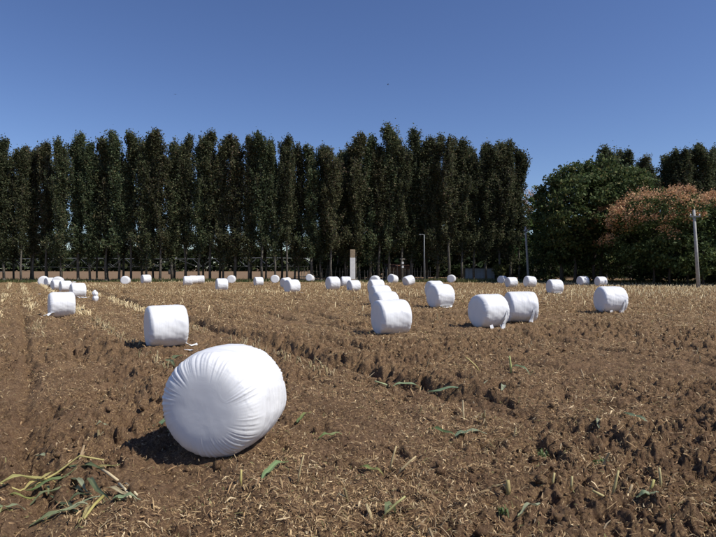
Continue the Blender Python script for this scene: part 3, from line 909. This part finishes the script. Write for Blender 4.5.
# fence of thin stakes in front of the brush
e = empty('stake_fence', (*at_d(295, 71), 0))
x0 = at_d(295, 71)[0]
sm = []
for k in range(4):
    m = MB(); hh = 1.55+.16*k
    m.tube([(0, 0, -.2), (.02*(k-1), .01, hh*.5), (-.01*k, 0, hh)], [.045, .04, .03], 6); me = m.mesh('stake'); me.materials.append(M['stake']); sm.append(me)
for k in range(44):
    q = link('stake', random.choice(sm), e)
    q.location = (k*.40+random.uniform(-.1, .1), random.uniform(-.1, .1), gz(x0+k*.4, 71)); q.rotation_euler = (random.uniform(-.05, .05), random.uniform(-.07, .07), random.uniform(0, 6))
    s = random.uniform(.85, 1.15); q.scale = (1, 1, s)
for z in (.5, 1.15):
    m = MB(); m.tube([(-.2, .0, z), (8, .03, z-.03), (17.6, 0, z+.02)], .012, 5); m.build('wire', M['steel'], e)
tag(e, 'fence of thin pale stakes beside the white pillar', 'fence')

# centre pivot irrigation machine on the bare field
e = empty('irrigation_machine', (0, 150, 0))
zp = z_at(258.6, 150); zl = z_at(266.2, 150)
m = MB(); m.tube([(-118, 0, zp-.1), (-97, 0, zp), (-73, 0, zp+.25), (-49, 0, zp), (-25, 0, zp+.35), (-1, 0, zp)], .07, 8); m.build('pipe', M['galv'], e, True)
for sy in (-1, 1):
    m = MB(); m.tube([(-118, sy*.9, zl+.2), (-98, sy*.2, zp-.2)], .012, 4); m.tube([(-96, sy*.3, zp-.2), (-91, sy*.9, zl), (-73, sy*.9, zl-.2), (-55, sy*.9, zl), (-50, sy*.3, zp-.2)], .012, 4)
    m.tube([(-48, sy*.3, zp-.2), (-43, sy*.9, zl), (-25, sy*.9, zl), (-8, sy*.9, zl), (-2, sy*.3, zp-.2)], .012, 4); m.build('truss_rod', M['galv'], e)
for k, xb in enumerate([-115, -109, -103, -91, -85, -79, -73, -67, -61, -55, -43, -37, -31, -25, -19, -13, -7]):
    for sy in (-1, 1):
        m = MB(); m.tube([(xb-1.3, sy*.05, zp), (xb+1.2, sy*.9, zl)], .028, 5); m.tube([(xb+3.6, sy*.05, zp+.05), (xb+1.2, sy*.9, zl)], .028, 5); m.build('strut', M['galv'], e)
for xt in (-97, -49, -1):
    for sy in (-1, 1):
        m = MB(); m.tube([(xt+.1, sy*.1, zp+.1), (xt-.9, sy*2.0, .7)], .07, 6); m.build('leg', M['galv'], e)
        m = MB(); m.tube([(xt+.2, sy*2.0, .7), (xt-.9, sy*2.0, .7)], .06, 6)
        m.build('axle', M['galv'], e)
        w = MB(); w.tube([(xt-1.05, sy*2.0, .65), (xt-.75, sy*2.0, .65)], .65, 18); w.build('wheel', M['rubber'], e)
    m = MB(); m.box(xt-.15, xt+.35, -.2, .2, zp+.12, zp+.5); m.build('control_box', M['signwhite'], e)
tag(e, 'long steel irrigation machine with truss struts on the brown field', 'irrigation machine')

# two birds high over the field
def bird(px, py, d, s, label):
    x, y = at_d(px, d); e = empty('bird', (x, y, z_at(py, d)), random.uniform(0, 3))
    m = MB(); m.tube([(-.16*s, 0, 0), (-.10*s, 0, .01), (0, 0, 0), (.1*s, 0, .0), (.2*s, 0, -.01), (.3*s, 0, 0)], [.004, .04*s, .055*s, .045*s, .02*s, .03*s], 8); m.build('body', M['feather'], e, True)
    for sy in (-1, 1):
        w = MB(); w.add([(-.07*s, sy*.03*s, .01), (.09*s, sy*.03*s, .01), (.06*s, sy*.2*s, .10*s), (-.06*s, sy*.2*s, .11*s), (.10*s, sy*.42*s, .05*s), (.06*s, sy*.42*s, .05*s),
                         (-.07*s, sy*.03*s, .0), (.09*s, sy*.03*s, .0), (.06*s, sy*.2*s, .09*s), (-.06*s, sy*.2*s, .10*s), (.10*s, sy*.42*s, .045*s), (.06*s, sy*.42*s, .045*s)],
                        [(0,1,2,3), (3,2,4,5), (9,8,7,6), (11,10,8,9), (0,3,9,6), (3,5,11,9), (1,7,8,2), (2,8,10,4), (5,4,10,11), (0,6,7,1)])
        w.build('wing', M['feather'], e)
    tag(e, label, 'bird')
bird(387.8, 84, 70, .62, 'dark bird flying high above the dense poplar stand')
bird(175.2, 94, 85, .55, 'tiny dark bird flying above the open poplar row')

# ------------------------------------------------------------------ stubble, chaff, clods
ROWS = [-.5, .55, 2.05, 4.08]
def stub_mesh(k):
    g = random.Random(k)
    m = MB(); h = g.uniform(.11, .20); lx, ly = g.uniform(-.05, .05), g.uniform(-.05, .05)
    m.tube([(0, 0, -.05), (lx*.4, ly*.4, h*.45), (lx*.5, ly*.5, h*.5), (lx, ly, h)], [.012, .010, .0115, .009], 6)
    # ragged sheath peeling off
    a = g.uniform(0, 6.28); c, s = math.cos(a), math.sin(a)
    b0 = (lx*.4, ly*.4, h*.4)
    m.add([(b0[0]-s*.015, b0[1]+c*.015, b0[2]), (b0[0]+s*.015, b0[1]-c*.015, b0[2]), (b0[0]+c*.05+s*.01, b0[1]+s*.05-c*.01, b0[2]+.05), (b0[0]+c*.05-s*.01, b0[1]+s*.05+c*.01, b0[2]+.05), (b0[0]+c*.10, b0[1]+s*.10, b0[2]-.01)],
          [(0,1,2,3), (3,2,4)])
    me = m.mesh('corn_stub')
    at_ = me.attributes.new('tint', 'FLOAT_COLOR', 'POINT')
    base = [(.46,.37,.20), (.36,.27,.15), (.50,.40,.23), (.31,.25,.13), (.40,.29,.17)][k % 5]
    n = len(me.vertices); col = np.ones((n, 4), dtype=np.float32); col[:, :3] = base
    col[:, :3] *= np.random.default_rng(k).uniform(.75, 1.15, (n, 1))
    at_.data.foreach_set('color', col.ravel())
    me.materials.append(M['corn_stalk'])
    return me
STUB = [stub_mesh(k) for k in range(10)]
g = np.random.default_rng(91)
st = []
for vr in ROWS:
    for u in np.arange(-3, 95, .07 if vr in (2.05, 4.08) else .15):
        uu = u + g.normal(0, .07); v_ = vr + g.normal(0, .085)
        if vn(np.array(u*.6), np.array(vr*9.1), 3) < (-.25 if vr in (2.05, 4.08) else .1): continue
        yy = uu*RD[1] + v_*.5225
        if yy < 8 and g.random() < (.90 if vr < 4 else .82): continue
        if yy < 14 and g.random() < .35: continue
        st.append((uu, v_))
for vr in np.arange(4.9, 75, .62):
    for u in np.arange(-40, 75, .27):
        uu = u + g.normal(0, .1); v_ = vr + g.normal(0, .07)
        X = uu*RD[0] + v_*.8526; Y = uu*RD[1] + v_*.5225
        if Y < 3 or Y > 62 or abs(X) > Y*.85+1: continue
        pr_ = .04 + .75*float(sstep(14, 45, np.array(Y)))*float(sstep(-.3, .5, np.array(vn(np.array(X*.12), np.array(Y*.12), 5)))) + .5*float(sstep(8, 24, np.array(X)))*float(sstep(16, 34, np.array(Y)))
        if g.random() < pr_: st.append((uu, v_))
S = np.array(st); SX = S[:, 0]*RD[0] + S[:, 1]*.8526; SY = S[:, 0]*RD[1] + S[:, 1]*.5225
k = (SY > 2.2) & (SY < 62) & (np.abs(SX) < SY*.85+1.5)
for bx, by, br in BALE_SPOTS: k &= np.hypot(SX-bx, SY-by) > br*1.02
SX, SY = SX[k], SY[k]; SZ = ground_h(SX, SY)
inview = (np.abs(SX/SY) < .66) & (SY > 3.0)
order = np.argsort(np.where(inview, SY, 1e6))
near = order[:300]
for i in near:
    o = bpy.data.objects.new('corn_stub', STUB[int(g.integers(10))]); COL.objects.link(o)
    o.location = (SX[i], SY[i], SZ[i]-.01); o.rotation_euler = (g.normal(0, .22), g.normal(0, .22), g.uniform(0, 6.28))
    s = g.uniform(.55, 1.15); o.scale = (1, 1, s)
    tag(o, 'short pale cut corn stub standing in the soil', 'corn stub', 'cut corn stubs in the near stubble')
rest = order[300:]
def stub_stuff(idx):
    N = len(idx); X, Y, Z = SX[idx], SY[idx], SZ[idx]
    h = g.uniform(.07, .22, N); w = .018; lx, ly = g.normal(0, .07, N), g.normal(0, .07, N)
    a = g.uniform(0, 6.28, N); vs_ = []
    for t in range(3):
        q = a+t*2.094; vs_.append(np.stack([X+np.cos(q)*w, Y+np.sin(q)*w, Z-.03], -1))
    for t in range(3):
        q = a+t*2.094; vs_.append(np.stack([X+lx+np.cos(q)*w, Y+ly+np.sin(q)*w, Z+h], -1))
    v = np.stack(vs_, 1).reshape(-1, 3); b = np.arange(N)[:, None]*6
    qd = np.concatenate([b+np.array([[0,1,4,3]]), b+np.array([[1,2,5,4]]), b+np.array([[2,0,3,5]])])
    c = leaf_cols(N, g, [(.66,.54,.32), (.54,.42,.23), (.38,.28,.15)], [.45, .35, .2])
    o = link('corn_stubble', mesh_np('corn_stubble', v, qd, b+np.array([[3,4,5]]), col=np.repeat(c, 6, 0)), None, M['corn_stalk'])
    tag(o, 'cut corn stubble running in rows across the field', 'stubble', None, 'stuff')
stub_stuff(rest)

def chaff():
    """chopped leaves, husks and straw on the soil: bent strips, and crumbs of one face"""
    g = np.random.default_rng(17)
    def spread(N, ex):
        r = 2.2 + (62-2.2)*g.random(N)**ex; th = g.uniform(R(-43), R(43), N)
        X = r*np.sin(th); Y = r*np.cos(th)
        u, v_ = uv_of(X, Y)
        dens = .55 + .6*fbm(X*.55, Y*.55, 3, 6) + .35*sstep(7, 25, Y) + .4*np.exp(-((v_-4.1)/.35)**2) + .3*np.exp(-((v_-2.05)/.35)**2)
        dens = dens - .30*(1-sstep(3.2, 3.8, v_)) - .6*np.exp(-((v_-4.58)/.16)**2) - .4*np.exp(-((v_-.1)/.18)**2)
        k = g.random(N) < np.clip(dens, .10, 1.0)
        for bx, by, br in BALE_SPOTS: k &= np.hypot(X-bx, Y-by) > br*.8
        return X[k], Y[k], r[k]
    PAL = [(.36,.235,.12), (.47,.335,.175), (.23,.14,.072), (.60,.47,.28), (.19,.18,.07)]
    WT = [.34, .28, .22, .12, .04]
    X, Y, r = spread(160000, 1.4); N = len(X)
    Z = ground_h(X, Y)
    big = 1 + 1.9*sstep(4, 34, r)                     # far off, loose pieces lie in tangles
    ln = g.gamma(2.0, .022, N)*big + .018; ln = np.minimum(ln, .24)
    wd = np.where(g.random(N) < .14, g.uniform(.007, .015, N), g.uniform(.0025, .0055, N))*big
    a = g.uniform(0, 6.28, N); tl = g.normal(0, .42, N) + .12*big
    lift = g.exponential(.009, N)*big + .004
    d = np.stack([np.cos(a)*np.cos(tl), np.sin(a)*np.cos(tl), np.sin(tl)], -1)
    s = np.stack([-np.sin(a), np.cos(a), g.normal(0, .6, N)], -1); s /= np.linalg.norm(s, axis=1)[:, None]
    c0 = np.stack([X, Y, Z+lift], -1)
    mid = c0 + np.stack([np.zeros(N), np.zeros(N), ln*g.uniform(-.05, .28, N)], -1)
    L2 = (ln*.5)[:, None]; W2 = (wd*.5)[:, None]
    p0, p2 = c0 - d*L2, c0 + d*L2
    p0[:, 2] = np.maximum(p0[:, 2], Z-.004); p2[:, 2] = np.maximum(p2[:, 2], Z-.004)
    v = np.stack([p0-s*W2*.6, p0+s*W2*.6, mid-s*W2, mid+s*W2, p2-s*W2*.5, p2+s*W2*.5], 1).reshape(-1, 3)
    b = np.arange(N)[:, None]*6
    q = np.concatenate([b+np.array([[0,1,3,2]]), b+np.array([[2,3,5,4]])])
    c = np.repeat(leaf_cols(N, g, PAL, WT, .3), 6, 0)
    X, Y, r = spread(580000, 1.25); N2 = len(X)
    Z = ground_h(X, Y); big = 1 + 2.0*sstep(4, 34, r)
    ln = g.uniform(.012, .055, N2)*big; wd = g.uniform(.004, .010, N2)*big
    a = g.uniform(0, 6.28, N2); tl = g.normal(0, .5, N2)
    d = np.stack([np.cos(a)*np.cos(tl), np.sin(a)*np.cos(tl), np.sin(tl)], -1)*(ln*.5)[:, None]
    s = np.stack([-np.sin(a), np.cos(a), g.normal(0, .6, N2)], -1)*(wd*.5)[:, None]
    c0 = np.stack([X, Y, Z+np.abs(d[:, 2])+.003+g.exponential(.004, N2)], -1)
    v2 = np.stack([c0-d-s, c0-d*.6+s, c0+d], 1).reshape(-1, 3)
    q2 = np.arange(N2*3).reshape(-1, 3) + len(v)
    c2 = np.repeat(leaf_cols(N2, g, PAL, WT, .35), 3, 0)
    o = link('chaff', mesh_np('chaff', np.concatenate([v, v2]), q, q2, col=np.concatenate([c, c2])), None, M['straw'])
    tag(o, 'chopped tan corn leaves and straw strewn over the soil', 'chaff', None, 'stuff')
chaff()

def clods():
    g = np.random.default_rng(29); N = 5200
    bm = bmesh.new(); bmesh.ops.create_icosphere(bm, subdivisions=1, radius=1)
    bv = np.array([v.co[:] for v in bm.verts]); bf = np.array([[v.index for v in f.verts] for f in bm.faces]); bm.free()
    r = 2.4 + 24*g.random(N)**1.5; th = g.uniform(R(-43), R(43), N)
    X, Y = r*np.sin(th), r*np.cos(th)
    k = fbm(X*.5, Y*.5, 2, 8) > -.35
    for bx, by, br in BALE_SPOTS: k &= np.hypot(X-bx, Y-by) > br*1.0
    X, Y = X[k], Y[k]; N = len(X); Z = ground_h(X, Y)
    s = g.gamma(2.0, .006, N)+.006; s = np.minimum(s, .045)
    nv = len(bv)
    v = bv[None]*g.uniform(.45, 1.45, (N, nv, 1))*s[:, None, None]*g.uniform(.7, 1.3, (N, 1, 3))
    v += np.stack([X, Y, Z+s*.25], -1)[:, None]
    t = (bf[None]+np.arange(N)[:, None, None]*nv).reshape(-1, 3)
    o = link('soil_clods', mesh_np('soil_clods', v.reshape(-1, 3), None, t), None, M['soil'])
    tag(o, 'loose brown soil clods scattered over the field', 'clods', None, 'stuff')
clods()

# ------------------------------------------------------------------ torn corn plants, leaves, sticks, weeds
def blade(name, parent, p0, az, ln, wd, col, col2, arch=.12, droop=0.0, seed=0, twist=0.0, fold=.25):
    """one corn leaf: a tapering folded blade, resting along the ground"""
    g = random.Random(seed); n = 9
    p = Vector(p0); d0 = Vector((math.cos(az), math.sin(az), 0)); sd_ = Vector((-math.sin(az), math.cos(az), 0))
    vs_, cs = [], []
    for i in range(n):
        t = i/(n-1)
        w = wd*(min(1, .45+2.2*t) if t < .25 else 1)*(1-max(0, (t-.35)/.65)**1.6)+.003
        c = p + d0*ln*t + sd_*(.10*ln*math.sin(t*2.6+seed)) + Vector((0, 0, arch*math.sin(math.pi*min(1, t*1.05)) - droop*t*t + .012*math.sin(t*11+seed)))
        tw = twist*t; sv = sd_*math.cos(tw)+Vector((0, 0, math.sin(tw)))
        up = Vector((0, 0, math.cos(tw)))-sd_*math.sin(tw)
        for k, e_ in enumerate((-1, -.5, 0, .5, 1)):
            vs_.append(c + sv*e_*w*.5 + up*(abs(e_)*w*fold + .004*math.sin(i*2.1+k)))
            q = col if abs(e_) > .1 else [x_*1.5+.03 for x_ in col]
            f = t**1.5
            cs.append([q[j]*(1-f)+col2[j]*f for j in range(3)])
    fs = [(i*5+k, i*5+k+1, (i+1)*5+k+1, (i+1)*5+k) for i in range(n-1) for k in range(4)]
    me = mesh_np(name, np.array([v[:] for v in vs_]), np.array(fs), smooth=True, col=np.array(cs))
    return link(name, me, parent, M['corn_leaf'])

def stalk(name, parent, pts, rads, col, col2=None, n=8):
    m = MB(); m.tube(pts, rads, n); me = m.mesh(name, True)
    a = me.attributes.new('tint', 'FLOAT_COLOR', 'POINT'); c = np.ones((len(me.vertices), 4), dtype=np.float32)
    f = np.linspace(0, 1, len(me.vertices))[:, None]
    c[:, :3] = np.array(col)*(1-f)+np.array(col2 or col)*f
    a.data.foreach_set('color', c.ravel())
    return link(name, me, parent, M['corn_stalk'])

GR, PG, YL, ST, DG = (.16,.19,.09), (.29,.315,.20), (.42,.36,.14), (.50,.43,.24), (.09,.115,.06)
def gp(px, py, up=0.0):
    x, y = at(px, py); return (x, y, gz(x, y)+up)

def rel(e, p):
    return tuple(Vector(p)-e.location)
# the torn-up plant lying at the lower left
e = empty('corn_plant', gp(70, 478))
stalk('stalk', e, [rel(e, gp(-6, 479, .03)), rel(e, gp(20, 475, .04)), rel(e, gp(42, 467, .05)), rel(e, gp(57, 462, .07)), rel(e, gp(80, 462, .07)), rel(e, gp(104, 462, .06))], [.006, .007, .009, .009, .008, .006], YL, (.45,.38,.15))
stalk('stalk', e, [rel(e, gp(101, 464, .06)), rel(e, gp(108, 467, .05)), rel(e, gp(118, 471, .02))], [.009, .011, .010], (.58,.47,.29))
def bl(e, a, b, wd, col, col2, arch, seed, tw=0.0, up=.02):
    p, q = Vector(gp(*a)), Vector(gp(*b)); d = q-p
    return blade('leaf', e, rel(e, p+Vector((0, 0, up))), math.atan2(d.y, d.x), math.hypot(d.x, d.y)*1.15, wd*.60, col, col2, arch*.28, p.z-q.z, seed, tw)
bl(e, (-4,480), (50,467), .08, (.34,.32,.12), YL, .05, 11, .2, .05)
bl(e, (22,476), (60,462), .07, YL, (.42,.36,.14), .06, 12, -.2, .06)
bl(e, (60,463), (112,463), .06, YL, (.36,.34,.14), .05, 13, .3, .07)
bl(e, (50,470), (86,478), .10, (.28,.31,.19), (.33,.34,.22), .06, 14, -.3, .06)
bl(e, (60,474), (30,484), .06, (.20,.22,.11), GR, .03, 15, .2, .02)
bl(e, (92,483), (62,490), .06, DG, GR, .04, 16, .2, .02)
bl(e, (100,495), (78,512), .04, (.36,.30,.14), YL, .03, 17, .2, .02)
bl(e, (110,480), (128,494), .05, (.40,.34,.2), (.45,.38,.24), .03, 18, .2, .02)
bl(e, (75,500), (120,490), .06, (.17,.20,.09), PG, .05, 19, .2, .02)
bl(e, (58,462), (100,464), .075, GR, DG, .10, 1, .4, .08)
bl(e, (62,465), (93,479), .10, PG, PG, .13, 2, -.7, .05)
bl(e, (26,476), (70,468), .07, (.16,.22,.08), GR, .09, 3, .3, .04)
bl(e, (95,471), (106,492), .06, GR, DG, .12, 4, .9)
bl(e, (30,504), (92,494), .085, GR, PG, .07, 5, .15)
bl(e, (88,497), (48,505), .06, PG, (.25,.30,.12), .06, 6, .2)
bl(e, (112,495), (137,492), .07, (.18,.25,.13), PG, .07, 7, .3)
bl(e, (42,480), (85,497), .05, DG, GR, .05, 8, .5)
bl(e, (36,478), (-4,482), .05, (.25,.26,.08), GR, .04, 9, .2)
bl(e, (45,477), (38,464), .03, GR, YL, .08, 10, .3)
stalk('stalk', e, [rel(e, gp(84, 512, .02)), rel(e, gp(94, 503, .05)), rel(e, gp(103, 495, .07))], [.008, .010, .012], YL, (.40,.34,.1))
tag(e, 'torn up corn plant with green leaves and yellow stalk lying on the soil', 'corn plant')
e = empty('corn_plant', gp(8, 500))
bl(e, (-8,502), (22,494), .05, GR, PG, .06, 31, .3)
bl(e, (-10,507), (10,498), .05, GR, YL, .05, 32, .3)
tag(e, 'single green corn leaf lying beside the torn up corn plant', 'corn leaf')

def stick(a, b, r, col, label, up0=.02, up1=.02, cat='stalk piece', grp='pale stalk pieces on the soil'):
    e = empty('stalk_piece', gp(*a))
    p, q = Vector(gp(*a)), Vector(gp(*b))
    q.z = p.z + up1 if up1 > .05 else q.z+up1
    p.z += up0
    mid = p.lerp(q, .5)+Vector((0, 0, .01))
    stalk('stem', e, [rel(e, p), rel(e, mid-(q-p)*.03), rel(e, mid), rel(e, mid+(q-p)*.03), rel(e, q)], [r, r*.9, r*1.15, r*.9, r*.85], col)
    tag(e, label, cat, grp)
stick((119,477), (131,487), .010, (.62,.53,.34), 'pale broken stalk piece lying at the tip of the torn up corn plant')
stick((126,474), (137,487), .009, (.62,.53,.34), 'pale broken stalk piece lying at the tip of the torn up corn plant')
stick((119,484), (127,488), .011, (.60,.50,.34), 'pale broken stalk piece lying at the tip of the torn up corn plant')
stick((41,535), (49,534), .010, (.66,.58,.42), 'short whitish stalk piece on bare soil')
stick((51,531), (60,535), .009, (.62,.52,.34), 'short whitish stalk piece on bare soil')

def upright(px, py, dx, h, r, col, label, leaf=None, cat='corn stalk', seed=0):
    e = empty('broken_stalk', gp(px, py))
    stalk('stem', e, [(0, 0, -.03), (dx*.3, -.01, h*.35), (dx*.36, -.01, h*.4), (dx*.7, 0, h*.75), (dx, .01, h)], [r, r*.92, r*1.12, r*.9, r*.8], col)
    if leaf:
        blade('leaf', e, (dx*.3, 0, h*.3), leaf[0], leaf[1], leaf[2], leaf[3], leaf[3], leaf[4], .08, seed, .4)
    tag(e, label, cat, 'broken corn stalks sticking up')
upright(389, 462, .06, .20, .009, (.48,.37,.19), 'straw coloured split stalk standing in a V with another')
upright(395, 464, .17, .15, .009, (.50,.39,.21), 'straw coloured split stalk leaning over in a V with another')
upright(378, 508, .18, .15, .008, (.40,.38,.16), 'leaning yellow stalk with a green base', (1.0, .16, .05, GR, .05))
upright(508, 489, .0, .11, .017, (.36,.29,.12), 'thick yellowish cut stump of corn with dry roots', (2.5, .16, .04, (.45,.36,.2), .05))
upright(611, 485, .06, .19, .010, (.44,.37,.17), 'tall yellow cut stub leaning over in the foreground row')
upright(660, 480, .0, .17, .010, (.46,.39,.19), 'straight yellow cut stub in the foreground row')
upright(648, 480, .05, .10, .012, (.42,.38,.14), 'short bent olive stub beside a straight yellow one')
upright(626, 484, .05, .09, .011, (.40,.30,.17), 'short brown bent stub in the foreground row')
upright(551, 476, .03, .10, .010, (.48,.40,.18), 'thin yellow stub near the thick corn stump')
upright(570, 478, .02, .10, .010, (.45,.38,.18), 'thin pale stub between the corn stump and the foreground row')
upright(607, 487, -.10, .05, .010, (.44,.37,.17), 'low yellow stub lying over at the foot of a taller one')
upright(281, 472, .06, .26, .007, (.45,.35,.19), 'thin dry straw standing beside the fallen green leaf') if False else None
upright(297, 476, .05, .22, .007, (.48,.38,.20), 'thin dry straw standing between the fallen green leaf and the soil clods')
upright(241, 477, .0, .12, .010, (.45,.38,.14), 'thin yellowish straw standing below the big bale')
upright(511, 376, -.02, .26, .016, (.40,.42,.16), 'green and yellow stalk poking up from the mulch', (-.6, .3, .05, (.16,.22,.12), .06))
upright(480, 371, -.22, .20, .010, (.52,.44,.18), 'thin straw coloured stalks leaning out of the mulch')
upright(400, 382, -.35, .12, .014, (.38,.42,.22), 'pale green stalk lying slanted over the furrow', (.3, .5, .06, (.20,.27,.15), .05))

def leaf_thing(name, a, b, wd, col, col2, arch, seed, label, tw=.3, cat='leaf', grp='green leaves lying on the soil'):
    e = empty(name, gp(*a)); o = bl(e, a, b, wd, col, col2, arch, seed, tw); o.name = 'blade'
    tag(e, label, cat, grp)
leaf_thing('corn_leaf', (266,479), (285,462), .07, (.17,.25,.11), (.21,.28,.12), .10, 51, 'fresh green leaf tip standing out of the soil below the big bale', .9)
leaf_thing('corn_leaf', (152,418), (178,408), .10, (.10,.17,.09), GR, .05, 52, 'dull green leaf beside the dark tilled patch')
leaf_thing('corn_leaf', (160,420), (196,414), .05, (.25,.28,.10), PG, .06, 53, 'narrow yellow green leaf across the dull green one')
leaf_thing('corn_leaf', (168,407), (180,395), .04, GR, YL, .10, 54, 'short upright leaf behind the dull green one')
leaf_thing('corn_leaf', (245,438), (262,430), .07, (.16,.22,.10), PG, .04, 55, 'small grey green leaf at the left of the big bale') if False else None
leaf_thing('corn_leaf', (96,426), (108,424), .06, PG, PG, .04, 55, 'pale grey green leaf scrap near the torn up corn plant')
leaf_thing('corn_leaf', (38,443), (50,447), .06, PG, (.3,.36,.2), .03, 56, 'pale leaf scrap on the dark tilled patch')
leaf_thing('corn_leaf', (170,360), (182,354), .16, DG, GR, .10, 57, 'dark green leaves at the foot of the stubble row behind the big bale')
leaf_thing('corn_leaf', (162,362), (176,365), .14, GR, DG, .08, 58, 'dark green leaves at the foot of the stubble row behind the big bale')
leaf_thing('corn_leaf', (430,392), (462,388), .10, (.13,.19,.11), (.2,.27,.16), .06, 59, 'grey green leaf draped along the mulch beside the slanted stalk')
leaf_thing('corn_leaf', (463,391), (484,388), .07, (.16,.22,.13), PG, .05, 60, 'grey green leaf lying in the shade of a clod')
leaf_thing('corn_leaf', (498,393), (503,386), .10, PG, PG, .08, 61, 'curled pale green leaf standing on edge in the mulch', .9)
leaf_thing('corn_leaf', (430,423), (452,430), .08, (.08,.13,.05), GR, .06, 62, 'dark green leaf flat on the tilled soil')
leaf_thing('corn_leaf', (456,434), (484,429), .11, (.12,.17,.10), PG, .05, 63, 'broad dull green leaf flat on the tilled soil')
leaf_thing('corn_leaf', (622,423), (652,428), .09, (.10,.15,.09), PG, .07, 64, 'grey green leaf across a deep hole in the soil')
leaf_thing('corn_leaf', (596,423), (603,432), .07, PG, (.4,.42,.26), .08, 65, 'whitish green leaf scrap standing beside the weed')
leaf_thing('corn_leaf', (540,497), (522,507), .05, PG, (.35,.36,.2), .05, 66, 'pale leaf hanging into a hole right of the corn stump')
leaf_thing('corn_leaf', (636,492), (656,494), .08, (.2,.26,.14), PG, .06, 67, 'grey green leaf in the foreground stubble row')
leaf_thing('corn_leaf', (318,433), (340,430), .07, (.12,.18,.06), (.3,.3,.14), .04, 68, 'small green leaf scrap right of the big bale')
leaf_thing('corn_leaf', (360,462), (380,468), .06, (.14,.19,.06), YL, .05, 69, 'yellow green leaf beside the pair of split stalks')
leaf_thing('corn_leaf', (300,418), (309,410), .06, (.10,.15,.05), (.3,.28,.1), .08, 70, 'dark green tuft leaf at the right of the big bale')

def weed(px, py, H, n, label, seed, wd=.03):
    g = random.Random(seed); e = empty('weed', gp(px, py))
    for k in range(n):
        az = g.uniform(0, 6.28); s = g.uniform(.5, 1)
        blade('leaf', e, (g.gauss(0, .02), g.gauss(0, .02), .0), az, H*.8*s, wd, (.095,.135,.05), (.13,.17,.065), H*.7*s, -.1*H, seed+k, .5)
    stalk('stem', e, [(0, 0, -.02), (.01, 0, H*.5), (0, .01, H)], [.004, .004, .002], (.12,.2,.05))
    tag(e, label, 'weed', 'small green weeds')
weed(600, 455, .13, 16, 'fresh bright green weed growing among the clods', 71, .035)
weed(542, 448, .09, 8, 'tiny pale weed left of the bright green one', 72, .02)
weed(505, 505, .07, 6, 'tiny weed beside the thick corn stump', 73, .02)
